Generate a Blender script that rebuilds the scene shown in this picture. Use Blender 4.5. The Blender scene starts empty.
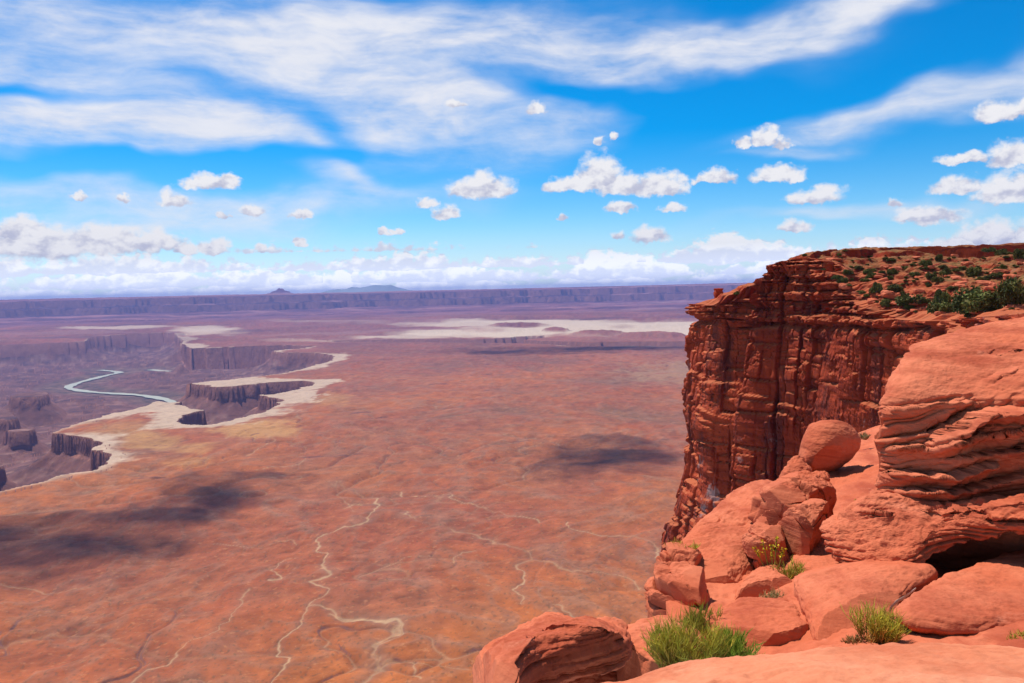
import bpy, math, random
import numpy as np
from mathutils import Matrix, Vector

random.seed(7)
RNG = np.random.default_rng(11)
C = bpy.context.scene.collection
SC = bpy.context.scene
rad = math.radians

# ------------------------------------------------------------------ camera, sky, sun, exposure
FPX = 853.0                                   # focal length in pixels of the 1024 px wide picture
PITCH, ROLL = rad(3.37), rad(-1.33)
SUN_AZ, SUN_EL = rad(-38), rad(60)            # azimuth from +Y, negative = left
cam_d = bpy.data.cameras.new('camera')
cam_d.sensor_width = 36.0
cam_d.lens = 36.0 * FPX / 1024.0
cam_d.clip_start, cam_d.clip_end = 0.1, 400000.0
cam = bpy.data.objects.new('camera', cam_d)
C.objects.link(cam)
RM = (Matrix.Rotation(math.pi / 2 - PITCH, 4, 'X') @ Matrix.Rotation(ROLL, 4, 'Z'))
cam.matrix_world = RM
SC.camera = cam
R3 = np.array(RM.to_3x3())

SC.view_settings.view_transform = 'Standard'
SC.view_settings.look = 'None'
SC.view_settings.gamma = 1.0
SC.view_settings.use_curve_mapping = False
EXPOSURE = 0.0
SC.view_settings.exposure = EXPOSURE
SC.cycles.max_bounces = 5
SC.cycles.diffuse_bounces = 1
SC.cycles.volume_bounces = 0
SC.cycles.transparent_max_bounces = 40
SC.cycles.use_denoising = True
SC.cycles.sample_clamp_indirect = 4.0

sun_d = bpy.data.lights.new('sun', 'SUN')
sun_d.energy = 5.0
sun_d.angle = rad(0.5)
sun_d.color = (1.0, 0.96, 0.91)
sun = bpy.data.objects.new('sun', sun_d)
C.objects.link(sun)
SDIR = Vector((math.sin(SUN_AZ) * math.cos(SUN_EL), math.cos(SUN_AZ) * math.cos(SUN_EL), math.sin(SUN_EL)))
sun.rotation_euler = SDIR.to_track_quat('Z', 'Y').to_euler()
sun.location = (0, 0, 300)


def ray(px, py):
    """world direction through a point of the photograph (camera stands at the origin)"""
    px = np.asarray(px, float); py = np.asarray(py, float)
    v = np.stack([(px - 512.0) / FPX, -(py - 341.5) / FPX, -np.ones_like(px)], -1)
    return v @ R3.T


def at(px, py, d):
    r = ray(px, py)
    return r * (np.asarray(d, float) / r[..., 1])[..., None]


def at_z(px, py, z):
    r = ray(px, py)
    return r * (z / r[..., 2])[..., None]


def proj(P):
    v = np.asarray(P, float) @ R3
    return 512.0 + FPX * v[..., 0] / -v[..., 2], 341.5 - FPX * v[..., 1] / -v[..., 2]


# ------------------------------------------------------------------ world: sky with cirrus and cumulus
class NT:
    def __init__(s, tree): s.t = tree; s.n = tree.nodes; s.l = tree.links

    def put(s, sock, v):
        if v is None: return
        if hasattr(v, 'links'): s.l.new(v, sock)
        else: sock.default_value = v

    def m(s, op, a, b=None, c=None, clamp=False):
        n = s.n.new('ShaderNodeMath'); n.operation = op; n.use_clamp = clamp
        for i, v in enumerate((a, b, c)): s.put(n.inputs[i], v)
        return n.outputs[0]

    def vm(s, op, a, b=None, out=0):
        n = s.n.new('ShaderNodeVectorMath'); n.operation = op
        s.put(n.inputs[0], a)
        if b is not None: s.put(n.inputs[1 if op != 'SCALE' else 3], b)
        return n.outputs[out]

    def sep(s, v):
        n = s.n.new('ShaderNodeSeparateXYZ'); s.put(n.inputs[0], v); return n.outputs

    def comb(s, x, y, z):
        n = s.n.new('ShaderNodeCombineXYZ')
        for i, v in enumerate((x, y, z)): s.put(n.inputs[i], v)
        return n.outputs[0]

    def noise(s, v, scale, detail=4, rough=.55, dist=0.0, out=0, dim='3D'):
        n = s.n.new('ShaderNodeTexNoise'); n.noise_dimensions = dim
        s.put(n.inputs['Vector'], v)
        n.inputs['Scale'].default_value = scale; n.inputs['Detail'].default_value = detail
        n.inputs['Roughness'].default_value = rough; n.inputs['Distortion'].default_value = dist
        return n.outputs[out]

    def mapping(s, v, loc=(0, 0, 0), rot=(0, 0, 0), sc=(1, 1, 1), typ='POINT'):
        n = s.n.new('ShaderNodeMapping'); n.vector_type = typ; s.put(n.inputs['Vector'], v)
        n.inputs['Location'].default_value = loc; n.inputs['Rotation'].default_value = rot
        n.inputs['Scale'].default_value = sc
        return n.outputs[0]

    def smooth(s, v, lo, hi, a=0.0, b=1.0):
        n = s.n.new('ShaderNodeMapRange'); n.interpolation_type = 'SMOOTHSTEP'
        s.put(n.inputs[0], v)
        for i, q in enumerate((lo, hi, a, b)): s.put(n.inputs[i + 1], q)
        return n.outputs[0]

    def lin(s, v, lo, hi, a=0.0, b=1.0):
        n = s.n.new('ShaderNodeMapRange'); s.put(n.inputs[0], v)
        for i, q in enumerate((lo, hi, a, b)): s.put(n.inputs[i + 1], q)
        return n.outputs[0]

    def mix(s, f, a, b, typ='MIX'):
        n = s.n.new('ShaderNodeMix'); n.data_type = 'RGBA'; n.blend_type = typ
        s.put(n.inputs[0], f)
        s.put(n.inputs[6], a if hasattr(a, 'links') else (*a, 1) if len(a) == 3 else a)
        s.put(n.inputs[7], b if hasattr(b, 'links') else (*b, 1) if len(b) == 3 else b)
        return n.outputs[2]


def azel(px, py):
    r = ray(px, py); r = r / np.linalg.norm(r, axis=-1, keepdims=True)
    return np.degrees(np.arctan2(r[..., 0], r[..., 1])), np.degrees(np.arcsin(r[..., 2]))


W = bpy.data.worlds.new('World'); SC.world = W; W.use_nodes = True
for n in list(W.node_tree.nodes): W.node_tree.nodes.remove(n)
w = NT(W.node_tree)
SKY_STRENGTH = 0.10
sky = w.n.new('ShaderNodeTexSky'); sky.sky_type = 'NISHITA'; sky.sun_disc = False
sky.sun_elevation = SUN_EL; sky.sun_rotation = SUN_AZ
sky.altitude = 1800; sky.air_density = 1.0; sky.dust_density = 0.3; sky.ozone_density = 3.0
hs = w.n.new('ShaderNodeHueSaturation'); hs.inputs['Saturation'].default_value = 1.6
hs.inputs['Hue'].default_value = 0.498; hs.inputs['Value'].default_value = 1.38
w.l.new(sky.outputs[0], hs.inputs['Color'])
geo = w.n.new('ShaderNodeTexCoord')
dvec = w.vm('NORMALIZE', geo.outputs['Generated'])
dx, dy, dz = w.sep(dvec)
az = w.m('MULTIPLY', w.m('ARCTAN2', dx, dy), 180 / math.pi)
el = w.m('MULTIPLY', w.m('ARCSINE', dz), 180 / math.pi)
ae = w.comb(az, el, 0.0)

# cirrus: soft masses (centre px, radii px, tilt deg, weight) broken up by stretched noise
wn = w.noise(w.mapping(ae, sc=(.09, .16, 1)), 1.0, 3, .5, out=1)
warp = w.vm('MULTIPLY', w.vm('SUBTRACT', wn, (.5, .5, .5)), (9.0, 6.0, 0.0))
aew = w.vm('ADD', ae, warp)
CIRRUS = [(110, 132, 300, 36, 2, 1.5), (250, 112, 150, 46, 4, 1.0), (430, 112, 150, 66, 14, 1.0), (110, 18, 420, 34, -3, 1.25), (480, 30, 340, 46, -5, 1.35),
          (570, 122, 140, 40, 28, .85), (740, 34, 300, 26, 8, 1.2), (880, 112, 170, 22, 7, 1.25), (800, 152, 90, 8, 3, .8), (1040, 100, 130, 16, 5, .9),
          (60, 196, 260, 14, 0, .65), (230, 214, 300, 24, 2, .95), (40, 232, 230, 16, 0, .8), (860, 209, 170, 10, 3, .85), (340, 186, 70, 13, -14, .8),
          (40, 62, 220, 32, -4, 1.05), (345, 70, 200, 44, -14, .9), (880, 2, 150, 14, 14, .8), (640, 82, 90, 16, -8, .75),
          (-200, 90, 260, 60, 5, .8), (1250, 60, 200, 60, 5, .6),
          # rifts of open sky
          (30, 90, 110, 11, 3, -.8), (215, 82, 130, 14, -4, -.45), (322, 128, 26, 44, 30, -.9), (180, 166, 210, 11, 3, -.7), (500, 82, 150, 16, -8, -.55), (590, 88, 110, 22, -6, -.6), (250, 30, 110, 8, 4, -.4), (520, 60, 120, 8, 3, -.35), (690, 100, 90, 40, 0, -.5)]
field = None
aew1 = w.vm('ADD', aew, (0, 0, 1))
for (cx, cy, rx, ry, tl, wt) in CIRRUS:
    a, e = azel(cx, cy); a = float(a); e = float(e)
    ct, st_ = math.cos(rad(tl)), math.sin(rad(tl)); rx /= 15.0; ry /= 15.0
    src = aew1 if field is None else w.vm('ADD', aew1, w.m('MULTIPLY', field, 1e-7))   # keeps the shader evaluated one mass at a time
    qx = w.vm('DOT_PRODUCT', src, (ct / rx, st_ / rx, -(a * ct + e * st_) / rx), out=1)
    qy = w.vm('DOT_PRODUCT', src, (-st_ / ry, ct / ry, (a * st_ - e * ct) / ry), out=1)
    g = w.m('MULTIPLY', w.smooth(w.vm('LENGTH', w.comb(qx, qy, 0.0), out=1), 1.3, 0.0), wt)
    if wt < 0: field = w.m('MAXIMUM', w.m('ADD', field, g), 0.0); continue
    field = g if field is None else w.m('ADD', field, w.m('MULTIPLY', g, w.m('SUBTRACT', 1.0, w.m('MULTIPLY', field, .45))))
# cirrus sheet added out of view, overhead and behind, to whiten the ambient
sheet = w.m('MAXIMUM', w.smooth(el, 21.0, 40.0), w.smooth(dy, .25, -.25))
field = w.m('MAXIMUM', field, w.m('MULTIPLY', sheet, .50))
streak = w.noise(w.mapping(w.vm('ADD', ae, w.vm('SCALE', warp, .30)), rot=(0, 0, rad(-8)), sc=(.075, .46, 1)), 1.0, 7, .58, .25)
fine = w.noise(w.mapping(w.vm('ADD', ae, w.vm('SCALE', warp, .45)), rot=(0, 0, rad(22)), sc=(.24, .62, 1)), 1.0, 8, .62, .2)
brk = w.m('ADD', w.m('MULTIPLY', streak, .56), w.m('MULTIPLY', fine, .44))
cir = w.m('MULTIPLY', field, w.lin(brk, .35, .64, .40, 1.18))
cir_a = w.lin(w.m('POWER', w.smooth(cir, .0, 1.5), .9), 0, 1, 0, .94)

# cumulus: each puff is a few flat-based ellipses (px), edges broken by fractal noise
PUFFS = [(481, 184, 37, 14), (470, 188, 26, 9), (497, 189, 22, 7), (445, 212, 17, 8), (427, 203, 14, 5), (412, 216, 0, 0),
         (580, 183, 40, 9), (600, 170, 27, 19), (620, 182, 34, 12), (660, 182, 30, 13), (672, 187, 20, 8), (556, 185, 18, 6),
         (622, 206, 20, 5), (671, 208, 13, 5), (717, 175, 22, 8), (706, 178, 14, 5), (777, 173, 28, 9), (796, 178, 12, 5),
         (765, 136, 17, 10), (744, 142, 9, 6), (780, 142, 10, 6), (817, 194, 30, 9), (802, 197, 16, 5), (793, 226, 19, 6),
         (930, 213, 30, 9), (912, 216, 16, 5), (957, 184, 24, 9), (1004, 188, 28, 14), (1014, 153, 26, 12), (1035, 180, 30, 16), (965, 158, 24, 5),
         (1003, 110, 30, 9), (1030, 106, 24, 8), (895, 203, 8, 4), (210, 181, 28, 8), (225, 179, 16, 6), (197, 182, 14, 5),
         (175, 198, 17, 8), (124, 197, 7, 4), (78, 195, 9, 4), (254, 210, 15, 5), (300, 214, 14, 4), (222, 214, 8, 4),
         (40, 240, 60, 16), (100, 238, 62, 15), (150, 240, 36, 12), (20, 228, 30, 12), (215, 245, 18, 8), (186, 248, 14, 6),
         (535, 108, 14, 6), (598, 140, 6, 5), (614, 137, 6, 4), (455, 103, 12, 4), (563, 216, 6, 4), (385, 230, 9, 5), (398, 231, 6, 3),
         (618, 235, 10, 5), (650, 233, 20, 9), (300, 242, 8, 4), (262, 246, 9, 5),
         (990, 232, 34, 14), (1030, 238, 40, 16), (960, 243, 30, 9)]
bn = w.noise(ae, 1.05, 4, .62, out=1)
bwarp = w.vm('MULTIPLY', w.vm('SUBTRACT', bn, (.5, .5, .5)), (1.5, 1.0, 0))
aeb = w.vm('ADD', ae, bwarp)
puff = None; hgt = None
for (cx, cy, rx, ry) in PUFFS:
    if rx == 0: continue
    a, e = azel(cx, cy + ry * .55); a = float(a); e = float(e); rx /= 15.0; ry *= 1.55 / 15.0
    src = aeb if puff is None else w.vm('ADD', aeb, w.m('MULTIPLY', w.m('ADD', puff, hgt), 1e-7))
    q = w.vm('MULTIPLY_ADD', src, (1 / rx, 1 / ry, 0)); q.node.inputs[2].default_value = (-a / rx, -e / ry, 0)
    qx, qy, qz = w.sep(q)
    g = w.m('SUBTRACT', 1.0, w.vm('LENGTH', w.comb(qx, w.m('MAXIMUM', qy, w.m('MULTIPLY', qy, -2.6)), 0.0), out=1))
    if puff is None:
        puff, hgt = g, qy
    else:
        sel = w.n.new('ShaderNodeMix'); sel.data_type = 'FLOAT'
        w.put(sel.inputs[0], w.m('GREATER_THAN', g, puff)); w.put(sel.inputs[2], hgt); w.put(sel.inputs[3], qy)
        hgt = sel.outputs[0]
        puff = w.m('MAXIMUM', puff, g)
fb = w.noise(w.mapping(ae, sc=(.8, 1.05, 1)), 1.0, 6, .56)
fb_up = w.noise(w.mapping(ae, (0.22, -.40, 0), sc=(.8, 1.05, 1)), 1.0, 3, .56)
pd = w.m('ADD', puff, w.m('MULTIPLY', w.m('SUBTRACT', fb, .52), 1.15))
puff_a = w.smooth(pd, -.10, .40)
# the bank of small cumulus low over the horizon: rows of flat-based heaps, one behind the other
bank = None; bank_l = None
for i, (e0, hh, fr, cov) in enumerate(((.10, 1.2, .21, .95), (.85, 1.35, .16, .86), (1.75, 1.5, .13, .66), (2.9, 1.5, .11, .16))):
    src = ae if bank is None else w.vm('ADD', ae, w.m('MULTIPLY', bank, 1e-7))
    top = w.noise(w.mapping(src, (7.3 * i, 2.1 * i + e0, 0), sc=(fr, .05, 1)), 1.0, 5, .62)
    up = w.m('DIVIDE', w.m('SUBTRACT', w.sep(src)[1], e0), hh)
    crown = w.lin(top, .36, .66, cov - .75, cov + .55)
    g = w.m('SUBTRACT', crown, w.m('MAXIMUM', up, w.m('MULTIPLY', up, -4.0)))
    if bank is None: bank, bank_l = g, up
    else:
        sel = w.n.new('ShaderNodeMix'); sel.data_type = 'FLOAT'
        w.put(sel.inputs[0], w.m('GREATER_THAN', bank, w.m('MAXIMUM', g, 0.1))); w.put(sel.inputs[2], up); w.put(sel.inputs[3], bank_l)
        bank_l = sel.outputs[0]; bank = w.m('MAXIMUM', bank, g)
bd = w.m('ADD', bank, w.m('MULTIPLY', w.m('SUBTRACT', w.noise(w.mapping(ae, (4, 4, 0), sc=(1.2, 1.7, 1)), 1.0, 5, .64), .52), 1.5))
bank_a = w.m('MULTIPLY', w.smooth(bd, -.05, .28), w.lin(el, 0, 3.0, .85, .97))
veil = w.smooth(el, 5.0, .0, 0, .42)
# light on the clouds: bright crests, lavender-grey bases
relief = w.m('MULTIPLY', w.m('SUBTRACT', fb, fb_up), 2.2)
lit = w.m('ADD', w.m('MULTIPLY', hgt, .55), w.m('ADD', relief, .62))
K = 9.3
c_lit = (.97 * K, .965 * K, .985 * K); c_dim = (.58 * K, .60 * K, .74 * K)
puff_c = w.mix(w.smooth(lit, .15, .95), c_dim, c_lit)
bank_c = w.mix(w.smooth(w.m('ADD', relief, w.m('MULTIPLY', bank_l, .9)), -.05, .60), (.74 * K, .78 * K, .90 * K), (1.02 * K, 1.02 * K, 1.03 * K))
cir_c = w.mix(w.smooth(brk, .35, .65), (.78 * K, .82 * K, .94 * K), (.95 * K, .95 * K, .99 * K))
zen = w.m('MULTIPLY', w.smooth(el, 20.0, 55.0, 1.0, .6), w.smooth(dy, .3, -.3, 1.0, .7))   # dims the unseen sky overhead and behind to lower the blue ambient
col = w.mix(cir_a, w.vm('SCALE', hs.outputs[0], zen), w.vm('SCALE', cir_c, w.smooth(el, 20.0, 55.0, 1.0, .75)))
low = w.lin(el, -.3, 2.8, 1.95, 1.0)
col = w.mix(veil, col, w.vm('SCALE', (.62 * K, .78 * K, .98 * K), low))
bank_c = w.vm('SCALE', bank_c, low)
col = w.mix(bank_a, col, bank_c)
col = w.mix(puff_a, col, puff_c)
bg = w.n.new('ShaderNodeBackground'); w.l.new(col, bg.inputs['Color']); bg.inputs['Strength'].default_value = SKY_STRENGTH
wo = w.n.new('ShaderNodeOutputWorld'); w.l.new(bg.outputs[0], wo.inputs['Surface'])
W.cycles.sampling_method = 'MANUAL'; W.cycles.sample_map_resolution = 512

# ------------------------------------------------------------------ numpy noise and mesh helpers
PERM = RNG.permutation(256); PERM = np.concatenate([PERM, PERM, PERM, PERM]).astype(np.int64)
G3 = RNG.normal(size=(256, 3)); G3 /= np.linalg.norm(G3, axis=1, keepdims=True)
RV = RNG.random((256, 4))


def _q(t): return t * t * t * (t * (t * 6 - 15) + 10)


def perlin3(x, y, z):
    x, y, z = np.broadcast_arrays(np.asarray(x, float), np.asarray(y, float), np.asarray(z, float))
    xi = np.floor(x).astype(np.int64); yi = np.floor(y).astype(np.int64); zi = np.floor(z).astype(np.int64)
    fx, fy, fz = x - xi, y - yi, z - zi
    u, v, ww = _q(fx), _q(fy), _q(fz)
    xi &= 255; yi &= 255; zi &= 255
    def g(i, j, k):
        h = PERM[PERM[PERM[xi + i] + yi + j] + zi + k]
        gg = G3[h]
        return gg[..., 0] * (fx - i) + gg[..., 1] * (fy - j) + gg[..., 2] * (fz - k)
    a = g(0, 0, 0) * (1 - u) + g(1, 0, 0) * u; b = g(0, 1, 0) * (1 - u) + g(1, 1, 0) * u
    c = g(0, 0, 1) * (1 - u) + g(1, 0, 1) * u; d = g(0, 1, 1) * (1 - u) + g(1, 1, 1) * u
    return 1.5 * ((a * (1 - v) + b * v) * (1 - ww) + (c * (1 - v) + d * v) * ww)


def perlin2(x, y, s=0.37):
    x, y = np.broadcast_arrays(np.asarray(x, float), np.asarray(y, float))
    xi = np.floor(x).astype(np.int64); yi = np.floor(y).astype(np.int64)
    fx, fy = x - xi, y - yi
    u, v = _q(fx), _q(fy)
    k = int(s * 1000) & 255
    xi &= 255; yi &= 255
    def g(i, j):
        gg = G3[PERM[PERM[xi + i + k] + yi + j]]
        return gg[..., 0] * (fx - i) + gg[..., 1] * (fy - j)
    return 1.9 * ((g(0, 0) * (1 - u) + g(1, 0) * u) * (1 - v) + (g(0, 1) * (1 - u) + g(1, 1) * u) * v)


def fbm2(x, y, oct=4, gain=.5, s=.1):
    t = 0; a = 1; n = 0
    for i in range(oct):
        t = t + a * perlin2(x * 2 ** i + 17.3 * i, y * 2 ** i - 9.1 * i, s + .031 * i); n += a; a *= gain
    return t / n


def fbm3(P, sc, oct=4, gain=.5, off=0.0):
    t = 0; a = 1; n = 0
    sc = np.asarray(sc, float) * np.ones(3)
    for i in range(oct):
        f = 2 ** i
        t = t + a * perlin3(P[..., 0] * sc[0] * f + off + 7.7 * i, P[..., 1] * sc[1] * f - off + 3.1 * i, P[..., 2] * sc[2] * f + 1.7 * off); n += a; a *= gain
    return t / n


def worley2(x, y, seed=0):
    """cell value, F1, F2-F1 of a jittered grid"""
    xi = np.floor(x).astype(np.int64); yi = np.floor(y).astype(np.int64)
    f1 = np.full(x.shape, 9.0); f2 = np.full(x.shape, 9.0); val = np.zeros(x.shape)
    for i in (-1, 0, 1):
        for j in (-1, 0, 1):
            h = PERM[PERM[((xi + i) & 255) + seed] + ((yi + j) & 255)]
            d = np.maximum(np.abs(xi + i + .15 + .7 * RV[h, 0] - x), np.abs(yi + j + .15 + .7 * RV[h, 1] - y))
            near = d < f1
            f2 = np.where(near, f1, np.minimum(f2, d)); val = np.where(near, RV[h, 2], val); f1 = np.where(near, d, f1)
    return val, f1, f2 - f1


def sstep(v, a, b):
    t = np.clip((v - a) / (b - a), 0, 1); return t * t * (3 - 2 * t)


def mesh_obj(name, V, F, mat, parent=None, smooth=True, attrs=None):
    me = bpy.data.meshes.new(name)
    V = np.ascontiguousarray(V, np.float32); F = np.ascontiguousarray(F, np.int32)
    k = F.shape[1]
    me.vertices.add(len(V)); me.vertices.foreach_set('co', V.ravel())
    me.loops.add(F.size); me.loops.foreach_set('vertex_index', F.ravel())
    me.polygons.add(len(F)); me.polygons.foreach_set('loop_start', np.arange(0, F.size, k, dtype=np.int32))
    me.polygons.foreach_set('loop_total', np.full(len(F), k, np.int32))
    me.polygons.foreach_set('use_smooth', np.full(len(F), smooth, bool))
    me.update(calc_edges=True)
    for an, av in (attrs or {}).items():
        at_ = me.attributes.new(an, 'FLOAT_COLOR', 'POINT')
        av = np.asarray(av, np.float32)
        if av.shape[1] == 3: av = np.concatenate([av, np.ones((len(av), 1), np.float32)], 1)
        at_.data.foreach_set('color', np.ascontiguousarray(av).ravel())
    me.validate()
    me.materials.append(mat)
    o = bpy.data.objects.new(name, me); C.objects.link(o)
    if parent is not None: o.parent = parent
    return o


def grid_faces(nu, nv, wrap_u=False):
    i = np.arange(nu if wrap_u else nu - 1)[:, None]; j = np.arange(nv - 1)[None, :]
    i2 = (i + 1) % nu
    return np.stack([i * nv + j, i2 * nv + j, i2 * nv + j + 1, i * nv + j + 1], -1).reshape(-1, 4)


def tag(o, label=None, cat=None, group=None, kind=None):
    if label: o['label'] = label
    if cat: o['category'] = cat
    if group: o['group'] = group
    if kind: o['kind'] = kind
    return o


def empty(name, loc):
    o = bpy.data.objects.new(name, None); o.location = loc; o.empty_display_size = .3
    C.objects.link(o); return o


def seg_dist(x, y, A, B):
    d = B - A; L = max(float(d @ d), 1e-9)
    t = np.clip(((x - A[0]) * d[0] + (y - A[1]) * d[1]) / L, 0, 1)
    return np.hypot(x - A[0] - t * d[0], y - A[1] - t * d[1])


def line_dist(x, y, P):
    r = np.full(x.shape, 1e9)
    for i in range(len(P) - 1): r = np.minimum(r, seg_dist(x, y, P[i], P[i + 1]))
    return r


def poly_sd(x, y, P):
    """signed distance, positive inside"""
    r = np.full(x.shape, 1e18); ins = np.zeros(x.shape, bool)
    n = len(P)
    for i in range(n):
        A, B = P[i], P[(i + 1) % n]
        r = np.minimum(r, seg_dist(x, y, A, B))
        if A[1] != B[1]:
            c = (A[1] > y) != (B[1] > y)
            ins ^= c & (x < (B[0] - A[0]) * (y - A[1]) / (B[1] - A[1]) + A[0])
    return np.where(ins, r, -r)


def catmull(P, n, closed=True):
    P = np.asarray(P, float); k = len(P); out = []
    t = np.linspace(0, k if closed else k - 1, n, endpoint=not closed)
    i = np.minimum(np.floor(t).astype(int), k - 1 if closed else k - 2); f = (t - i)[:, None]
    def g(j): return P[j % k] if closed else P[np.clip(j, 0, k - 1)]
    a, b, c, d = g(i - 1), g(i), g(i + 1), g(i + 2)
    return .5 * ((2 * b) + (-a + c) * f + (2 * a - 5 * b + 4 * c - d) * f ** 2 + (-a + 3 * b - 3 * c + d) * f ** 3)


# ------------------------------------------------------------------ materials
def new_mat(name):
    m = bpy.data.materials.new(name); m.use_nodes = True
    for n in list(m.node_tree.nodes): m.node_tree.nodes.remove(n)
    t = NT(m.node_tree)
    b = t.n.new('ShaderNodeBsdfPrincipled'); o = t.n.new('ShaderNodeOutputMaterial')
    t.l.new(b.outputs[0], o.inputs['Surface'])
    b.inputs['Roughness'].default_value = .92
    b.inputs['Specular IOR Level'].default_value = .15
    return m, t, b


def bump(t, b, h, dist, strength=1.0, prev=None):
    n = t.n.new('ShaderNodeBump'); n.inputs['Strength'].default_value = strength; n.inputs['Distance'].default_value = dist
    t.l.new(h, n.inputs['Height'])
    if prev is not None: t.l.new(prev, n.inputs['Normal'])
    t.l.new(n.outputs[0], b.inputs['Normal'])
    return n.outputs[0]


def rock_material(name, light, mid, dark, scale=1.0, strata=8.0, dip=(0, 0), varnish=0.0, bump_d=.03, stain=None):
    m, t, b = new_mat(name)
    g = t.n.new('ShaderNodeNewGeometry'); P = g.outputs['Position']
    Pd = t.mapping(P, rot=(dip[0], dip[1], 0))
    n1 = t.noise(P, .9 * scale, 6, .6)
    n2 = t.noise(t.mapping(Pd, sc=(.7 * scale, .7 * scale, strata * scale)), 1.0, 6, .62, .25)
    n3 = t.noise(P, 14 * scale, 5, .65)
    c = t.mix(t.smooth(n1, .35, .65), mid, light)
    c = t.mix(t.smooth(n2, .44, .70, 0, .75), c, dark)
    c = t.mix(t.smooth(n3, .48, .75, 0, .35), c, dark)
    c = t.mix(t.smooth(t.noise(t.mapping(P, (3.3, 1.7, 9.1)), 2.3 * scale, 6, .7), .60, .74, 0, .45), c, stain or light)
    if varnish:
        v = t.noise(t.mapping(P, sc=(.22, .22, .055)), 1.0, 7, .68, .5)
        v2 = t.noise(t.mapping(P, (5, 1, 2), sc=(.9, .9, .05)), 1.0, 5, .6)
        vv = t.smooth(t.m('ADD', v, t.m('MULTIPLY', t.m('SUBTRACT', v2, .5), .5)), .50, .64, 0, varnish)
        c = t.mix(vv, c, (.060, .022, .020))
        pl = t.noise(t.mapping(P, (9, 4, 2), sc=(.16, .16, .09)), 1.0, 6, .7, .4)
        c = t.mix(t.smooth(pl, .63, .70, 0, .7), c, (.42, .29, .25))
    t.l.new(c, b.inputs['Base Color'])
    h = t.m('ADD', t.m('MULTIPLY', n3, .35), t.m('ADD', n2, t.m('MULTIPLY', t.noise(P, 46 * scale, 4, .6), .12)))
    bump(t, b, h, bump_d)
    return m


M_rock = rock_material('red_sandstone', (.66, .186, .090), (.59, .138, .060), (.35, .058, .025), 1.0, 7, (rad(3), rad(-9)), 0, .022, (.69, .245, .140))
M_pale = rock_material('pale_sandstone', (.73, .285, .155), (.66, .215, .102), (.49, .115, .048), 1.1, 5, (rad(2), rad(-3)), 0, .012, (.70, .36, .20))
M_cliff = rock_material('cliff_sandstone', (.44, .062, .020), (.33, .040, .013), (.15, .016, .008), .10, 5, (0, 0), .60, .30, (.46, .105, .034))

# ------------------------------------------------------------------ the canyon country below
ZP = -400.0


def px2xy(L, z=ZP):
    a = np.array(L, float); return at_z(a[:, 0], a[:, 1], z)[:, :2]


CANYON = px2xy([(-420, 520), (-200, 512), (-60, 503), (0, 491), (30, 485), (70, 474), (95, 468), (109, 460), (112, 454), (104, 450.5), (91, 449.5), (93, 446.5), (101, 443), (95, 440), (80, 437), (66, 434.5), (56, 432),
    (75, 424), (100, 416), (130, 409), (150, 404), (160, 400.3), (172, 401.5), (179, 406), (203, 410.8), (194, 413), (181, 416), (178, 420), (182, 424), (200, 425), (215, 424), (240, 418), (265, 411), (276, 405), (278, 401), (274, 398), (265, 395.6), (257, 394.4),
    (272, 394), (290, 390.5), (305, 385.6), (311, 383), (305, 381.4), (290, 381.8), (270, 383), (250, 385), (230, 386.8), (215, 387.6), (205, 386), (196, 385), (187, 383.6),
    (210, 381), (240, 378.5), (260, 376), (280, 373.5), (300, 370), (320, 364.5), (331, 359), (334.5, 356.3), (330, 354.4), (320, 353.4), (310, 353), (298, 352.8), (288, 353), (278, 352.4), (267, 351.4),
    (288, 349.3), (303, 348.2), (314, 346.4), (300, 345.3), (270, 345.6), (240, 346.6), (212, 348), (192, 348.8), (186, 347), (183, 343), (181, 340), (174, 336.5), (164, 336), (150, 336.5), (130, 337.6), (112, 338.6), (92, 341), (82, 343.2), (62, 345), (30, 346.6), (0, 347.6), (-60, 350), (-420, 360)])
GORGE = px2xy([(330, 340.5), (380, 340), (420, 339.6), (450, 339.5), (480, 339.6), (502, 338.3), (520, 336.6), (542, 335.8), (546, 337.3), (532, 339), (520, 340), (560, 341.4), (590, 343), (620, 342), (660, 341.6), (700, 341.4), (760, 341.4),
    (760, 346.6), (700, 346.4), (640, 345.6), (600, 346.2), (572, 346.2), (556, 344.6), (530, 343.2), (500, 342.8), (460, 342.6), (420, 341.8), (380, 341.6), (340, 341.8)])
BUTTES = [(px2xy([(9, 395), (20, 392.5), (32, 392), (42, 391.5), (46, 395), (38, 397.6), (24, 398), (12, 398)], -455), -455, 40),
          (px2xy([(-30, 412), (-6, 409), (6, 410), (12, 414), (18, 417.5), (10, 420), (-8, 419), (-30, 422)], -452), -452, 35),
          (px2xy([(4, 431), (14, 429.5), (24, 428), (36, 426.4), (38, 429), (30, 431), (12, 433)], -468), -468, 45),
          (px2xy([(-30, 461), (-5, 459), (3, 462), (4, 466), (-6, 469), (-30, 470)], -470), -470, 40),
          (px2xy([(12, 476), (20, 473), (28, 474), (24, 478)], -545), -545, 12),
          (px2xy([(30, 488), (42, 484), (50, 486), (40, 491)], -530), -530, 15),
          (px2xy([(176, 365.2), (179.5, 363.6), (182, 364.2), (180, 366)], -505), -505, 18)]
ZR = -586.0
RIVER = px2xy([(186, 408), (174, 402.6), (165, 399.3), (150, 396.4), (135, 394.6), (115, 393.4), (95, 392.2), (80, 390.4), (69, 388), (71, 385.4), (80, 382.2), (95, 378.2), (108, 375), (119, 372.6), (113, 371.2), (100, 370)], ZR)
RIVER2 = px2xy([(150, 369.6), (170, 371.4), (184, 371.3), (196, 370.3), (210, 369.4), (240, 369.5), (262, 367)], ZR)


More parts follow.
